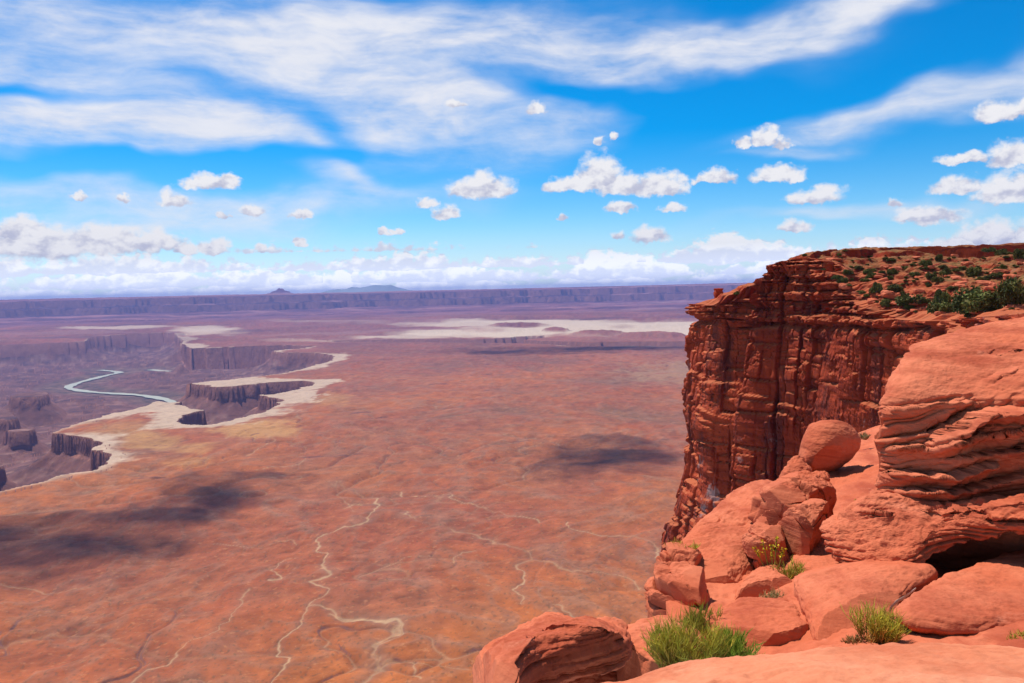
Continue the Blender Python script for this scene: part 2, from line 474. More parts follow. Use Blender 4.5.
def z5(L): return [(x / 2.56, 450 + y / 2.56) for x, y in L]
def z6(L): return [(350 + x / 2.926, 450 + y / 2.926) for x, y in L]
def z3(L): return [(x / 2.846, 270 + y / 2.846) for x, y in L]


WASHES = [(z5([(690, 610), (700, 596), (740, 540), (715, 520), (720, 490), (770, 440), (795, 395), (835, 365), (800, 340), (845, 325), (825, 290), (835, 270), (810, 260), (830, 220), (900, 200), (940, 180), (965, 130), (930, 115), (890, 95), (870, 80), (850, 90)]), 1.0),
    (z5([(795, 400), (860, 415), (880, 430), (940, 435), (985, 450), (1010, 470), (970, 500), (950, 520), (980, 545), (940, 590), (925, 620)]), 1.0),
    (z5([(980, 545), (1024, 555), (1060, 560)]), .7), (z5([(340, 600), (430, 540), (500, 490), (570, 460), (610, 400), (630, 360)]), .45),
    (z5([(690, 330), (712, 332), (705, 300), (750, 275)]), .8), (z5([(880, 150), (905, 138), (930, 140)]), .6),
    (z6([(155, 120), (170, 135), (290, 138), (300, 150), (340, 160), (400, 180), (430, 190), (470, 205), (540, 215), (560, 225)]), .8),
    (z6([(640, 225), (650, 245), (720, 260), (860, 280), (900, 300), (890, 330)]), .7), (z6([(165, 190), (185, 215), (230, 225), (300, 240)]), .7),
    (z6([(300, 240), (410, 265), (415, 280), (460, 285), (520, 310), (530, 335), (490, 350), (510, 380), (490, 410), (500, 440), (510, 465)]), .95),
    (z6([(600, 470), (625, 480), (640, 505), (670, 520)]), .9), (z6([(290, 345), (310, 315), (380, 300)]), .7), (z6([(540, 335), (620, 355), (680, 375), (780, 385), (820, 400), (850, 415)]), .55),
    (z6([(-60, 480), (0, 490), (60, 500), (140, 540), (60, 595), (100, 630), (45, 680), (30, 700)]), .9), (z6([(100, 630), (190, 640), (180, 665), (200, 690)]), .7),
    (z6([(190, 640), (260, 650), (330, 655)]), .35), (z3([(700, 525), (735, 510), (780, 488), (770, 480)]), .55), (z3([(730, 565), (840, 545), (868, 527), (830, 519), (770, 530)]), .5),
    (z3([(650, 480), (660, 465), (720, 450), (740, 440)]), .5), (z3([(940, 600), (970, 640), (1010, 690)]), .4), (z6([(20, 380), (90, 345), (160, 330), (230, 320)]), .35),
    (z5([(0, 330), (60, 340), (150, 350), (280, 340)]), .25), (z5([(540, 235), (600, 240), (700, 235), (740, 225), (760, 240)]), .45)]


def terrain(x, y, u, v):
    """height, colour of the land at world x, y (u, v: where the flat plain there would show in the photograph)"""
    r = np.hypot(x, y)
    col = np.zeros(x.shape + (3,))
    wx = x + 55 * fbm2(x / 340, y / 340, 3, .55, .2) * sstep(r, 1500, 4000) + 16 * perlin2(x / 60, y / 60, .5)
    wy = y + 80 * fbm2(x / 340, y / 340, 3, .55, .6) * sstep(r, 1500, 4000) + 16 * perlin2(x / 60, y / 60, .8)
    # plain: low swells and shallow gullies
    big = fbm2(x / 1500, y / 1500, 4, .5, .15)
    gx, gy = x + 120 * perlin2(x / 500, y / 500, .3), y + 120 * perlin2(x / 500, y / 500, .9)
    rid = 1 - np.abs(fbm2((gx * .88 + gy * .47) / 420, (gy * .88 - gx * .47) / 900, 4, .52, .4)) * 2.2
    rid2 = 1 - np.abs(fbm2(gx / 130, gy / 210, 4, .55, .7)) * 2.0
    hp = ZP + 13 * big + 14 * rid * sstep(r, 300, 900) + 4.5 * rid2 - 9
    mid = (r > 1100) & (r < 16000)
    sc = np.full(x.shape, -6000.0); sg = sc.copy()
    sc[mid] = poly_sd(wx[mid], wy[mid], CANYON); sg[mid] = poly_sd(wx[mid], wy[mid], GORGE)
    edge = np.minimum(np.abs(sc), np.abs(sg) + 60)
    hp = ZP + (hp - ZP) * sstep(-np.maximum(sc, sg), 20, 260)
    h = hp.copy()
    # canyon: cliff, talus apron, lower cliff, floor
    ribs = fbm2(x / 70, y / 70, 3, .6, .33)
    di = np.maximum(sc + ribs * 14 * sstep(sc, 4, 40), 0)
    drop = np.interp(di, [0, 5, 14, 60, 150, 300, 700, 1600], [0, 50, 58, 95, 132, 152, 166, 176])
    fl = sstep(sc, 60, 400)
    fl_n = fbm2(x / 420, y / 420, 5, .55, .44)
    terr = np.round(fl_n * 4) / 4
    zc = ZP - drop + fl * (16 * terr + 6 * fl_n)
    zc = zc + fl * 22 * terr
    h = np.where(sc > 0, zc, h)
    dr = np.minimum(line_dist(x, y, RIVER), line_dist(x, y, RIVER2))
    h = np.where(sc > 0, np.where(dr < 420, np.minimum(h, np.interp(dr, [0, 75, 100, 130, 240, 260, 420], [-592, -591, -584, -581, -577, -562, -540])), h), h)
    bt = np.zeros(x.shape)
    for P, zt, cl in BUTTES:
        near = (np.abs(x - P[:, 0].mean()) < 900) & (np.abs(y - P[:, 1].mean()) < 900)
        if not near.any(): continue
        s = -poly_sd(wx[near] * .5 + x[near] * .5, wy[near] * .5 + y[near] * .5, P) + ribs[near] * 9
        zb = zt + 3 * ribs[near] - np.interp(s, [0, 6, 14, 200], [0, cl, cl + 6, cl + 150])
        q = h[near]; up = zb > q
        h[near] = np.where(up, zb, q); bt[near] = np.maximum(bt[near], up * 1.0)
    h = np.where(sg > 0, ZP - np.interp(sg, [0, 8, 40, 160, 500], [0, 56, 62, 72, 76]), h)
    # far benches and the long mesa wall on the horizon
    wf = 1900 * fbm2(x / 7000, y / 7000, 4, .5, .21) + 880 * fbm2(x / 1700, y / 1700, 5, .58, .61) + 160 * perlin2(x / 420, y / 420, .17)
    f = r + wf
    lift = np.interp(f, [12300, 12450, 14000, 14100, 15100, 15150, 15900, 16000, 16050, 16420, 16470, 16900, 17600, 17650, 18800, 18850, 21500, 21600, 24000],
                     [0, 10, 20, 46, 60, 74, 96, 112, 215, 238, 352, 360, 364, 378, 382, 394, 396, 402, 404])
    h = h + lift
    # benches of the middle distance
    f2 = r + 1500 * fbm2(x / 3200, y / 3200, 4, .5, .27)
    h = h + np.interp(f2, [8600, 8640, 9900, 9940, 11000, 11060], [0, 14, 16, 34, 36, 60]) * sstep(-sg, 0, 300) * (sc < 0)
    for (bx, by, rr, hh) in ((281, 300, 420, 150), (8, 312, 300, 20)):
        c_ = at(bx, by, 21200)
        dd = np.hypot(x - c_[0], y - c_[1])
        h = h + hh * np.interp(dd, [0, .16 * rr, .24 * rr, .5 * rr, .56 * rr, rr], [1, .92, .62, .45, .25, 0])
    # low mounds in the pale flats
    for (bx, by, ax, ay, hh) in ((520, 327.5, 30, 1.2, 34), (556, 331, 14, 1.2, 30), (600, 335, 30, 1.5, 34), (650, 337, 36, 1.6, 36), (720, 333, 30, 1.4, 30), (640, 322, 60, 1, 20), (480, 322, 50, 1, 20)):
        e = ((u - bx) / ax) ** 2 + ((v - by) / ay) ** 2 + .5 * ribs
        h = h + hh * np.clip(1.3 - e, 0, 1)
    # talus under our own rim
    h = np.where(r < 680, np.maximum(h, -400 + np.maximum(660 - r, 0) * .70 + 6 * big), h)
    h = np.minimum(h, np.where(r < 1200, -125, 1e6))

    # ---------------- colours (albedo)
    n1 = fbm2(x / 700, y / 1100, 5, .55, .11); n2 = fbm2(x / 160, y / 260, 5, .58, .29); n3 = fbm2(x / 45, y / 70, 4, .6, .71)
    orange, red = np.array([.42, .121, .029]), np.array([.36, .082, .028])
    mauve, olive = np.array([.24, .076, .052]), np.array([.21, .105, .055])
    near = sstep(-r, -2600, -1000)
    a = np.clip(.5 + 1.5 * n1 + .2 * n2, 0, 1)[..., None]
    col = orange * a + red * (1 - a)
    orange = orange * (1 + .10 * near[..., None])
    k = (np.clip(.36 + .5 * n2 - .7 * n1 - .6 * (rid - .6), 0, 1) * (.85 - .55 * near))[..., None]
    col = col * (1 - k) + olive * k
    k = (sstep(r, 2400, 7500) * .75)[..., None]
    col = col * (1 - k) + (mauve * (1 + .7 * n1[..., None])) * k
    gul = (sstep(rid2, .72, .98) * .30 + sstep(rid, .80, 1.0) * .22)[..., None]
    col = col * (1 - gul) + np.array([.27, .15, .095]) * gul
    # a fine net of gullies: dark banks, some with a pale sandy bed
    for sc_, wd_, am_, dp_, se_ in ((620, .026, .45, 5.0, .13), (270, .034, .38, 3.2, .53), (120, .050, .34, 1.8, .73), (56, .07, .26, .8, .33)):
        jx_ = x + .5 * sc_ * perlin2(x / sc_ * 1.9, y / sc_ * 1.9, se_ + .1) + .16 * sc_ * perlin2(x / sc_ * 6, y / sc_ * 6, se_ + .15); jy_ = y + .5 * sc_ * perlin2(x / sc_ * 1.9, y / sc_ * 1.9, se_ + .2)
        ln = np.abs(perlin2(jx_ / sc_, jy_ / (sc_ * 1.5), se_))
        prs = np.clip(.45 + 1.3 * perlin2(x / sc_ / 2.4, y / sc_ / 2.4, se_ + .3), 0, 1) * sstep(-r, -900 - sc_ * 14, -900 - sc_ * 3)
        g_ = np.exp(-(ln / wd_) ** 2) * prs
        k = (g_ * am_)[..., None]
        col = col * (1 - k) + np.array([.115, .052, .032]) * k
        if sc_ > 200:
            k = (np.exp(-(ln / (wd_ * .30)) ** 2) * prs * .34)[..., None]
            col = col * (1 - k) + np.array([.50, .29, .15]) * k
        h = h - dp_ * np.exp(-(ln / (wd_ * 1.8)) ** 2) * prs * (sc < -30) * (sg < -30)
    col = col * np.clip(1 + .42 * n3 + .08 * n2, .4, 1.8)[..., None]
    # scattered dark shrubs and pale stones as tiny specks
    spk = perlin2((x * .8 + y * .36) / 4.6, (y * .52 - x * .6) / 5.2, .83) + .6 * perlin2((x * .3 - y * .55) / 2.6, (x * .8 + y * .3) / 3, .47)
    k = (sstep(spk, .46, .66) * .45 * sstep(-r, -3800, -1200))[..., None]
    col = col * (1 - k) + np.array([.11, .075, .040]) * k
    # pale washes
    out = -np.maximum(sc, sg) > 0
    wm = np.zeros(x.shape)
    for L, wt in WASHES:
        L = np.array(L); P = px2xy(L)
        P = catmull(P, len(P) * 4, False)
        lo, hi = P.min(0) - 60, P.max(0) + 60
        s = (x > lo[0]) & (x < hi[0]) & (y > lo[1]) & (y < hi[1])
        if not s.any(): continue
        jx = x[s] + 9 * perlin2(x[s] / 40, y[s] / 40, .2) + 3 * perlin2(x[s] / 11, y[s] / 14, .6)
        jy = y[s] + 12 * perlin2(x[s] / 40, y[s] / 40, .7)
        dd = line_dist(jx, jy, P)
        wd = (1.0 + r[s] / 1900) * np.clip(.85 + 1.1 * perlin2(x[s] / 110, y[s] / 110, .4), .35, 2)
        broken = np.clip(.8 + .9 * perlin2(x[s] / 130, y[s] / 170, .35), .2, 1)
        core = np.exp(-(dd / wd) ** 2) * (.35 + .65 * wt) * broken
        wm[s] = np.maximum(wm[s], core)
        side = (np.exp(-(dd / (wd * 6)) ** 2) * .35 * wt)[..., None]
        col[s] = col[s] * (1 - side) + np.array([.27, .14, .085]) * side
        h[s] -= 1.2 * np.exp(-(dd / (wd * 3)) ** 2) * wt
    k = (np.clip(wm * 1.15, 0, 1) * .72)[..., None]
    col = col * (1 - k) + np.array([.54, .34, .18]) * k
    # yellow flats by the rim
    for (cx, cy, ax, ay, wt) in ((150, 441, 34, 9, .75), (255, 430, 42, 9, .95), (270, 423, 34, 6, .6), (192, 447, 30, 6, .7), (190, 462, 26, 6, .5), (120, 430, 40, 10, .5), (330, 400, 22, 8, .5)):
        e = ((u - cx) / ax) ** 2 + ((v - cy) / ay) ** 2
        k = (np.clip(1.25 - e + 1.2 * n2 + .8 * n3, 0, 1) * wt * .75)[..., None]
        col = col * (1 - k) + np.array([.52, .265, .085]) * k
    # pale slope right of centre, grey-brown band
    e = ((u - 690) / 75) ** 2 + ((v - 373) / 13) ** 2
    k = (np.clip(1.2 - e + 1.1 * n2 + n3, 0, 1) * .6)[..., None]
    col = col * (1 - k) + np.array([.36, .22, .115]) * k
    # dark ledges scattered on the plain
    lg = perlin2(x / 210, y / 60, .19) + .5 * perlin2(x / 60, y / 20, .59)
    k = (sstep(lg, .82, .95) * .7 * sstep(r, 1500, 2200) * (r < 9000))[..., None]
    col = col * (1 - k) + np.array([.13, .05, .04]) * k
    # white rim sandstone
    wid = 16 + 62 * np.clip(.5 + perlin2(x / 420, y / 420, .77) * 1.3, 0, 1)
    tip = 1.3 * np.exp(-(((u - 120) / 80) ** 2 + ((v - 418) / 17) ** 2)) + np.exp(-(((u - 285) / 45) ** 2 + ((v - 394) / 11) ** 2)) + np.exp(-(((u - 235) / 70) ** 2 + ((v - 380.5) / 3.5) ** 2)) + .8 * np.exp(-(((u - 195) / 25) ** 2 + ((v - 344) / 5) ** 2))
    wid = wid * (.55 + .9 * sstep(u, 60, 330)) * (1 + 2.4 * np.clip(tip, 0, 1.3)) * np.where(v > 462, .62, 1)
    k = (sstep(wid * (1 + .8 * n2 + .6 * n3) + sc, -20, 35) * (sc <= 0) * .92)[..., None]
    pale = np.array([.54, .385, .26]) * (1 + .18 * n3 + .12 * n2)[..., None]
    col = col * (1 - k) + pale * k
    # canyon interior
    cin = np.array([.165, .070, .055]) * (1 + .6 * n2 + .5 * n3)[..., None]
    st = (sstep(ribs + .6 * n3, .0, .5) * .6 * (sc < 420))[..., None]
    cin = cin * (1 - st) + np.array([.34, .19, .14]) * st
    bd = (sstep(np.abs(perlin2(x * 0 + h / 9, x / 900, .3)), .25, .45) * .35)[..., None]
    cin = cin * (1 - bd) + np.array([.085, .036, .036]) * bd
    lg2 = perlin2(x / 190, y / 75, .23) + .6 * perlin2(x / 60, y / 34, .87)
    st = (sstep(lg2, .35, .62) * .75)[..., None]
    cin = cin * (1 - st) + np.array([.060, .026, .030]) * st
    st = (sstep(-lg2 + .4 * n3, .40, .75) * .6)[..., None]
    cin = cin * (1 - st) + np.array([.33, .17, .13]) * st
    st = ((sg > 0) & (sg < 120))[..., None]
    cin = np.where(st, np.array([.075, .028, .036]), cin)  # shade of the gorge wall painted as a dark band along its edge
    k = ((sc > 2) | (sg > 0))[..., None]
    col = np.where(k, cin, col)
    cliffk = ((sc > 1) & (di < 16))[..., None]
    col = np.where(cliffk, np.array([.33, .135, .085]) * (1 + .5 * fbm2(x / 18, y / 18, 3, .6, .9))[..., None], col)
    # green river banks
    g1 = np.clip(1.2 - ((u - 88) / 22) ** 2 - ((v - 382.5) / 4.2) ** 2, 0, 1) + np.clip(1.2 - ((u - 166) / 24) ** 2 - ((v - 396) / 2.8) ** 2, 0, 1) + np.clip(1.2 - ((u - 100) / 30) ** 2 - ((v - 377) / 2) ** 2, 0, 1)
    k = (np.clip(sstep(dr + 20 * n3, 260, 110) * (.10 + 1.2 * g1), 0, 1) * (sc > 0) * (h < -560))[..., None]
    col = col * (1 - k) + np.array([.040, .20, .075]) * k
    # far flats of pale sand
    sand = np.zeros(x.shape)
    for (cx, cy, ax, ay, wt) in ((600, 331, 150, 6, 1), (500, 334, 90, 4, .9), (690, 328, 90, 5, 1), (450, 327, 60, 1.8, .7), (560, 325, 120, 2, .8), (400, 337.6, 50, 1.3, .6), (520, 341.6, 30, 1.2, .5), (100, 333, 45, 1.8, .6), (140, 331.5, 50, 1.2, .6), (210, 334, 34, 4, .7), (640, 345.5, 60, 1.0, .5), (570, 345, 18, 1.6, .6), (330, 326, 60, 1.2, .25), (330, 341, 60, 1.2, .3)):
        e = ((u - cx) / ax) ** 2 + ((v - cy) / ay) ** 2
        sand = np.maximum(sand, np.clip(1.3 - e + 1.3 * fbm2(x / 900, y / 1800, 4, .6, .38), 0, 1) * wt)
    for (bx, by, ax, ay) in ((518, 327.8, 30, 1.6), (556, 331, 14, 1.5), (600, 335.3, 26, 1.4), (655, 337.4, 44, 2.0), (725, 334, 34, 1.8), (590, 338.6, 30, 1)):
        e = ((u - bx) / ax) ** 2 + ((v - by) / ay) ** 2
        sand = sand * (1 - np.clip(1.4 - e, 0, 1))
    k = (np.clip(sand * 1.25, 0, 1) * .92 * (sg < 0) * (sc < 0) * (lift < 40))[..., None]
    col = col * (1 - k) + np.array([.70, .54, .37]) * k
    # long dark and pale streaks across the middle distance; dark ones paint bench shade
    st2 = fbm2(x / 2600, y / 700, 4, .55, .49)
    k = (sstep(np.abs(st2), .10, .45) * .65 * sstep(r, 5500, 9000) * (sand < .3) * (sg < 0) * (sc < 0))[..., None]
    col = col * (1 - k) + np.where((st2 > 0)[..., None], np.array([.12, .052, .055]), np.array([.34, .165, .13])) * k
    # far mesas: banded rock and purple slopes
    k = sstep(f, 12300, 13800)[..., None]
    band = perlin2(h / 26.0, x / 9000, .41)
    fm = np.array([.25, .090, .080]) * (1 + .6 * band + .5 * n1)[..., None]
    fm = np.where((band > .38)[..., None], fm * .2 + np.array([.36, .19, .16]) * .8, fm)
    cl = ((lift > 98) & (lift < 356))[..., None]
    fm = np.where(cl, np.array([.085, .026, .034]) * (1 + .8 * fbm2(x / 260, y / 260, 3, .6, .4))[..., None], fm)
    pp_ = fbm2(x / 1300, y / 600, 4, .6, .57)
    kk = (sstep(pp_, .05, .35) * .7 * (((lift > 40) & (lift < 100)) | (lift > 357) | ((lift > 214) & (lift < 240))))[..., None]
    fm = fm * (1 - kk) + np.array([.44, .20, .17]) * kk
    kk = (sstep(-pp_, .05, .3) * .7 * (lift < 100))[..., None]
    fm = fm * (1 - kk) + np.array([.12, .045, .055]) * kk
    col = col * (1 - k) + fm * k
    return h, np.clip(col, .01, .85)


def build_ground():
    th = np.concatenate([np.linspace(-58, -33.5, 90, endpoint=False), np.linspace(-33.5, 33.5, 1120), np.linspace(33.5, 58, 60)[1:]])
    ybl = np.concatenate([np.geomspace(1800, 560, 40), np.linspace(555, 400, 200, endpoint=False), np.linspace(400, 130, 420, endpoint=False), np.linspace(130, 30, 260, endpoint=False), np.linspace(30, 15, 190, endpoint=False), np.linspace(15, 8.9, 40)])
    r = np.unique(-ZP * FPX / ybl)
    T, Rr = np.meshgrid(np.radians(th), r, indexing='ij')
    x, y = Rr * np.sin(T), Rr * np.cos(T)
    u, v = proj(np.stack([x, y, np.full_like(x, ZP)], -1))
    h, col = terrain(x, y, u, v)
    V = np.stack([x, y, h], -1).reshape(-1, 3)
    m, t, b = new_mat('desert_ground')
    a = t.n.new('ShaderNodeAttribute'); a.attribute_name = 'Col'
    g = t.n.new('ShaderNodeNewGeometry'); P = g.outputs['Position']
    nz = t.sep(g.outputs['True Normal'])[2]
    n1 = t.noise(P, .05, 5, .65); n2 = t.noise(P, .25, 4, .6)
    c = t.mix(1.0, a.outputs['Color'], t.comb(*[t.lin(n1, .3, .7, .82, 1.18)] * 3), 'MULTIPLY')
    c = t.mix(t.smooth(n2, .60, .70, 0, .42), c, (.15, .10, .06))
    c = t.mix(t.smooth(t.noise(P, .11, 3, .6), .60, .68, 0, .35), c, (.56, .24, .10))
    wall = t.mix(t.noise(t.mapping(P, sc=(.02, .02, .004)), 1.0, 5, .6), (.15, .055, .045), (.34, .15, .10))
    c = t.mix(t.smooth(nz, .90, .70), c, wall)
    t.l.new(c, b.inputs['Base Color'])
    vs = t.noise(t.mapping(P, sc=(.03, .03, .003)), 1.0, 5, .6)
    hh = t.m('ADD', n1, t.m('MULTIPLY', vs, t.smooth(nz, .8, .4, 0, 6)))
    bump(t, b, hh, 3.0)
    o = mesh_obj('ground', V, grid_faces(len(th), len(r)), m, attrs={'Col': col.reshape(-1, 3)})
    tag(o, 'red desert plain and canyon country spreading to the horizon', kind='structure')
    return o


build_ground()


def ribbon(name, P, width, z, mat, label):
    P = catmull(P, len(P) * 8, False)
    d = np.gradient(P, axis=0); d /= np.linalg.norm(d, axis=1, keepdims=True) + 1e-9
    n = np.stack([-d[:, 1], d[:, 0]], -1)
    wv = width * (1 + .22 * np.sin(np.arange(len(P)) * .35) + .12 * np.sin(np.arange(len(P)) * 1.1))[:, None]
    V = np.stack([np.concatenate([P + n * wv * s, np.full((len(P), 1), z)], 1) for s in (-1, 1)], 1).reshape(-1, 3)
    o = mesh_obj(name, V, grid_faces(len(P), 2), mat)
    return tag(o, label, kind='structure')


m, t, b = new_mat('river_water')
b.inputs['Base Color'].default_value = (.42, .42, .32, 1); b.inputs['Roughness'].default_value = .6
b.inputs['Specular IOR Level'].default_value = .2
g = t.n.new('ShaderNodeNewGeometry'); bump(t, b, t.noise(g.outputs['Position'], .2, 3), .3)
M_water = m
ribbon('river', RIVER, 29, ZR, M_water, 'pale green river winding along the canyon floor')
ribbon('river', RIVER2, 28, ZR, M_water, 'far bend of the river on the canyon floor')


def build_mountains():
    D = 20500.0
    pr = [(296, 0), (306, 1.5), (318, 3), (330, 6), (338, 7.5), (345, 7), (352, 9), (360, 8), (368, 8.6), (376, 9.4), (384, 8.8), (391, 9.2), (398, 7), (408, 4.5), (417, 3), (428, 1.2), (440, 0)]
    px = np.linspace(296, 440, 220); hp = np.interp(px, [p[0] for p in pr], [p[1] for p in pr])
    base = at(px, np.full_like(px, 294.5), D)
    dep = np.linspace(-1, 1, 60)
    X = base[:, 0][:, None] + 0 * dep; Y = D + 1300 * dep[None, :] + 0 * X
    H = (hp * D / FPX)[:, None] * (1 - np.abs(dep[None, :])) ** .8
    H = H * (1 + .22 * fbm2(X / 1100, Y / 1100, 4, .55, .5)) - 10
    m, t, b = new_mat('mountain_rock')
    g = t.n.new('ShaderNodeNewGeometry')
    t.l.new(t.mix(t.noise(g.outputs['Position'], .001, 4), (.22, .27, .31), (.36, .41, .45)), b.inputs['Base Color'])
    o = mesh_obj('mountains', np.stack([X, Y, H], -1).reshape(-1, 3), grid_faces(220, 60), m)
    tag(o, 'pale blue mountains beyond the far mesa rim', kind='structure')


build_mountains()

# haze: one even volume round everything below the sky
HX0, HX1, HY0, HY1, HZ0, HZ1 = -34500, 34500, -900, 39500, -612, 245
V = [(x, y, z) for x in (HX0, HX1) for y in (HY0, HY1) for z in (HZ0, HZ1)]
F = [(0, 1, 3, 2), (4, 6, 7, 5), (0, 4, 5, 1), (2, 3, 7, 6), (0, 2, 6, 4), (1, 5, 7, 3)]
m = bpy.data.materials.new('haze_air'); m.use_nodes = True
for n in list(m.node_tree.nodes): m.node_tree.nodes.remove(n)
t = NT(m.node_tree)
pv = t.n.new('ShaderNodeVolumePrincipled'); o_ = t.n.new('ShaderNodeOutputMaterial')
pv.inputs['Color'].default_value = (.25, .40, 1.0, 1); pv.inputs['Density'].default_value = 4.2e-5
pv.inputs['Anisotropy'].default_value = 0.0
t.l.new(pv.outputs[0], o_.inputs['Volume'])
hz = mesh_obj('haze', np.array(V), np.array(F), m, smooth=False)
tag(hz, 'thin blue desert haze filling the air over the canyons', kind='stuff')

# ------------------------------------------------------------------ clouds whose shadows lie on the plain
m = bpy.data.materials.new('cloud_vapour'); m.use_nodes = True
for n in list(m.node_tree.nodes): m.node_tree.nodes.remove(n)
t = NT(m.node_tree); o_ = t.n.new('ShaderNodeOutputMaterial')
df = t.n.new('ShaderNodeBsdfDiffuse'); df.inputs[0].default_value = (.9, .9, .92, 1)
tl = t.n.new('ShaderNodeBsdfTranslucent'); tl.inputs[0].default_value = (.9, .9, .92, 1)
tr = t.n.new('ShaderNodeBsdfTransparent')
mx = t.n.new('ShaderNodeMixShader'); mx.inputs[0].default_value = .5
mx2 = t.n.new('ShaderNodeMixShader')
g = t.n.new('ShaderNodeNewGeometry')
t.l.new(t.smooth(t.noise(g.outputs['Position'], .006, 6, .65),  .38, .62, .03, .13), mx2.inputs[0])
t.l.new(df.outputs[0], mx.inputs[1]); t.l.new(tl.outputs[0], mx.inputs[2])
t.l.new(tr.outputs[0], mx2.inputs[1]); t.l.new(mx.outputs[0], mx2.inputs[2]); t.l.new(mx2.outputs[0], o_.inputs['Surface'])
M_cloud = m


def ico(sub):
    import bmesh
    bm = bmesh.new(); bmesh.ops.create_icosphere(bm, subdivisions=sub, radius=1.0)
    V = np.array([v.co[:] for v in bm.verts]); F = np.array([[v.index for v in f.verts] for f in bm.faces]); bm.free()
    return V, F


ICO3, ICO4, ICO5 = ico(3), ico(4), ico(5)


def cloud(px, py, spx, spy, alt, label, n=9, seed=1):
    """a cumulus at height alt whose shadow falls where (px, py) shows the plain"""
    rg = np.random.default_rng(seed)
    c = at_z(px, py, ZP); a = at_z(px - spx, py, ZP); bb_ = at_z(px, py - spy, ZP); b2 = at_z(px, py + spy, ZP)
    rx = abs(c[0] - a[0]); ry = abs(bb_[1] - b2[1]) / 2
    s = np.array(SDIR); c = c + s * ((alt - ZP) / s[2])
    Vs, Fs, k = [], [], 0
    for i in range(n):
        ang = rg.uniform(0, 2 * math.pi); q = rg.uniform(0, 1) ** .7 * .85
        sz = rg.uniform(.16, .45) * (1.15 - .5 * q)
        V = ICO3[0] * np.array([rx * sz, ry * sz, min(rx, ry) * sz * .6])
        V = V + np.array([math.cos(ang) * q * rx, math.sin(ang) * q * ry, 0])
        nn = fbm3(V, 1 / (min(rx, ry) * .35), 4, .55, seed)
        V = V * (1 + .45 * nn)[:, None]
        V[:, 2] = np.where(V[:, 2] < 0, V[:, 2] * .35, V[:, 2])
        Vs.append(V); Fs.append(ICO3[1] + k); k += len(V)
    o = mesh_obj('cloud', np.concatenate(Vs), np.concatenate(Fs), M_cloud)
    o.location = c
    return tag(o, label, 'cloud')


cloud(606, 457, 100, 24, 1700, 'white cumulus cloud shading the plain beside the red headland', 44, 3)
cloud(80, 536, 140, 36, 1600, 'largest cumulus cloud, shading the plain at lower left', 70, 4)
cloud(226, 489, 80, 28, 1600, 'small cumulus cloud shading the plain below the yellow flats', 40, 5)
cloud(590, 349, 190, 5, 3600, 'wide high cloud shading the far side of the plain', 44, 6)

# ------------------------------------------------------------------ the red headland with its cliff
RIM = [(140, 45), (112, 38), (-1, -1)]
rim_px = [(1290, 312, 26), (1120, 312, 34), (1060, 313, 44), (1000, 316, 56), (962, 319, 72), (938, 321, 86), (912, 319, 95), (884, 312, 100), (860, 303, 104), (840, 288, 108), (824, 265, 112), (802, 258, 115), (776, 261, 117), (756, 269, 118.5), (748, 284, 119.5), (748, 293, 120.5), (734, 300, 122), (716, 305, 124)]
rim = [at(*p) for p in rim_px]
tipz = rim[-1][2]
rim += [np.array(p) for p in ((28.8, 129, tipz), (30, 136, tipz), (34, 146, tipz), (48, 156, tipz), (74, 168, tipz), (120, 182, tipz))]
rim = np.array(rim)
up_px = [(806, 254, 121), (835, 253, 127), (870, 253, 133), (910, 254, 140), (960, 255, 146), (1024, 257, 150), (1120, 258, 150), (1300, 258, 120)]
upl = [at(*p) for p in up_px]
UP = np.array([p[:2] for p in upl] + [(190, 190), (110, 176), (62, 158), (50, 146), (44, 130)])
LOW = np.concatenate([rim[:, :2], np.array([(190, 190), (190, 20)])])


def head_top(x, y):
    wx = x + 1.6 * perlin2(x / 5, y / 5, .2) + .7 * perlin2(x / 1.7, y / 1.7, .4); wy = y + 1.6 * perlin2(x / 5, y / 5, .6) + .7 * perlin2(x / 1.7, y / 1.7, .9)
    d1 = np.maximum(poly_sd(x, y, LOW), 0)
    d2 = poly_sd(wx, wy, UP)
    # rim height by nearest rim vertex (inverse distance)
    ww = 0; zz = 0
    for p in rim:
        k = 1.0 / ((x - p[0]) ** 2 + (y - p[1]) ** 2 + 4); ww = ww + k; zz = zz + k * p[2]
    zr = zz / ww
    t = d1 / (d1 + np.maximum(-d2, 0) + 1e-6)
    ztop = np.interp(x, [30, 36, 44, 60, 90, 140], [1.0, 2.4, 4.6, 6.0, 6.4, 5.6])
    capd = 1.5 * np.clip(.35 + 1.3 * perlin2(x / 9, y / 9, .66) + .5 * perlin2(x / 3, y / 3, .16) + .5 * sstep(-np.abs(x - 62), -22, -6), .12, 1.15)
    zb = zr + (ztop - capd - zr) * t ** 1.05
    n = fbm2(x / 9, y / 9, 5, .6, .37)
    stepped = zb + 1.1 * n
    q = 1.15; st = np.floor(stepped / q) * q + q * sstep(stepped / q - np.floor(stepped / q), .55, .95)
    zb = zb * .45 + (st - .3 * n) * .55
    cap = ztop + .5 * fbm2(x / 14, y / 14, 3, .5, .8) - .25 + np.minimum(np.maximum(d2, 0) * .02, .8)
    k = sstep(d2, -.25, .25)
    z = zb * (1 - k) + cap * k
    z = np.where(d2 > -.3, np.minimum(z, cap), z)
    return z + (.16 * fbm2(x / .9, y / .9, 3, .6, .55) + .55 * fbm2(x / 4.5, y / 4.5, 4, .6, .95)) * sstep(d1, .2, 2.5)


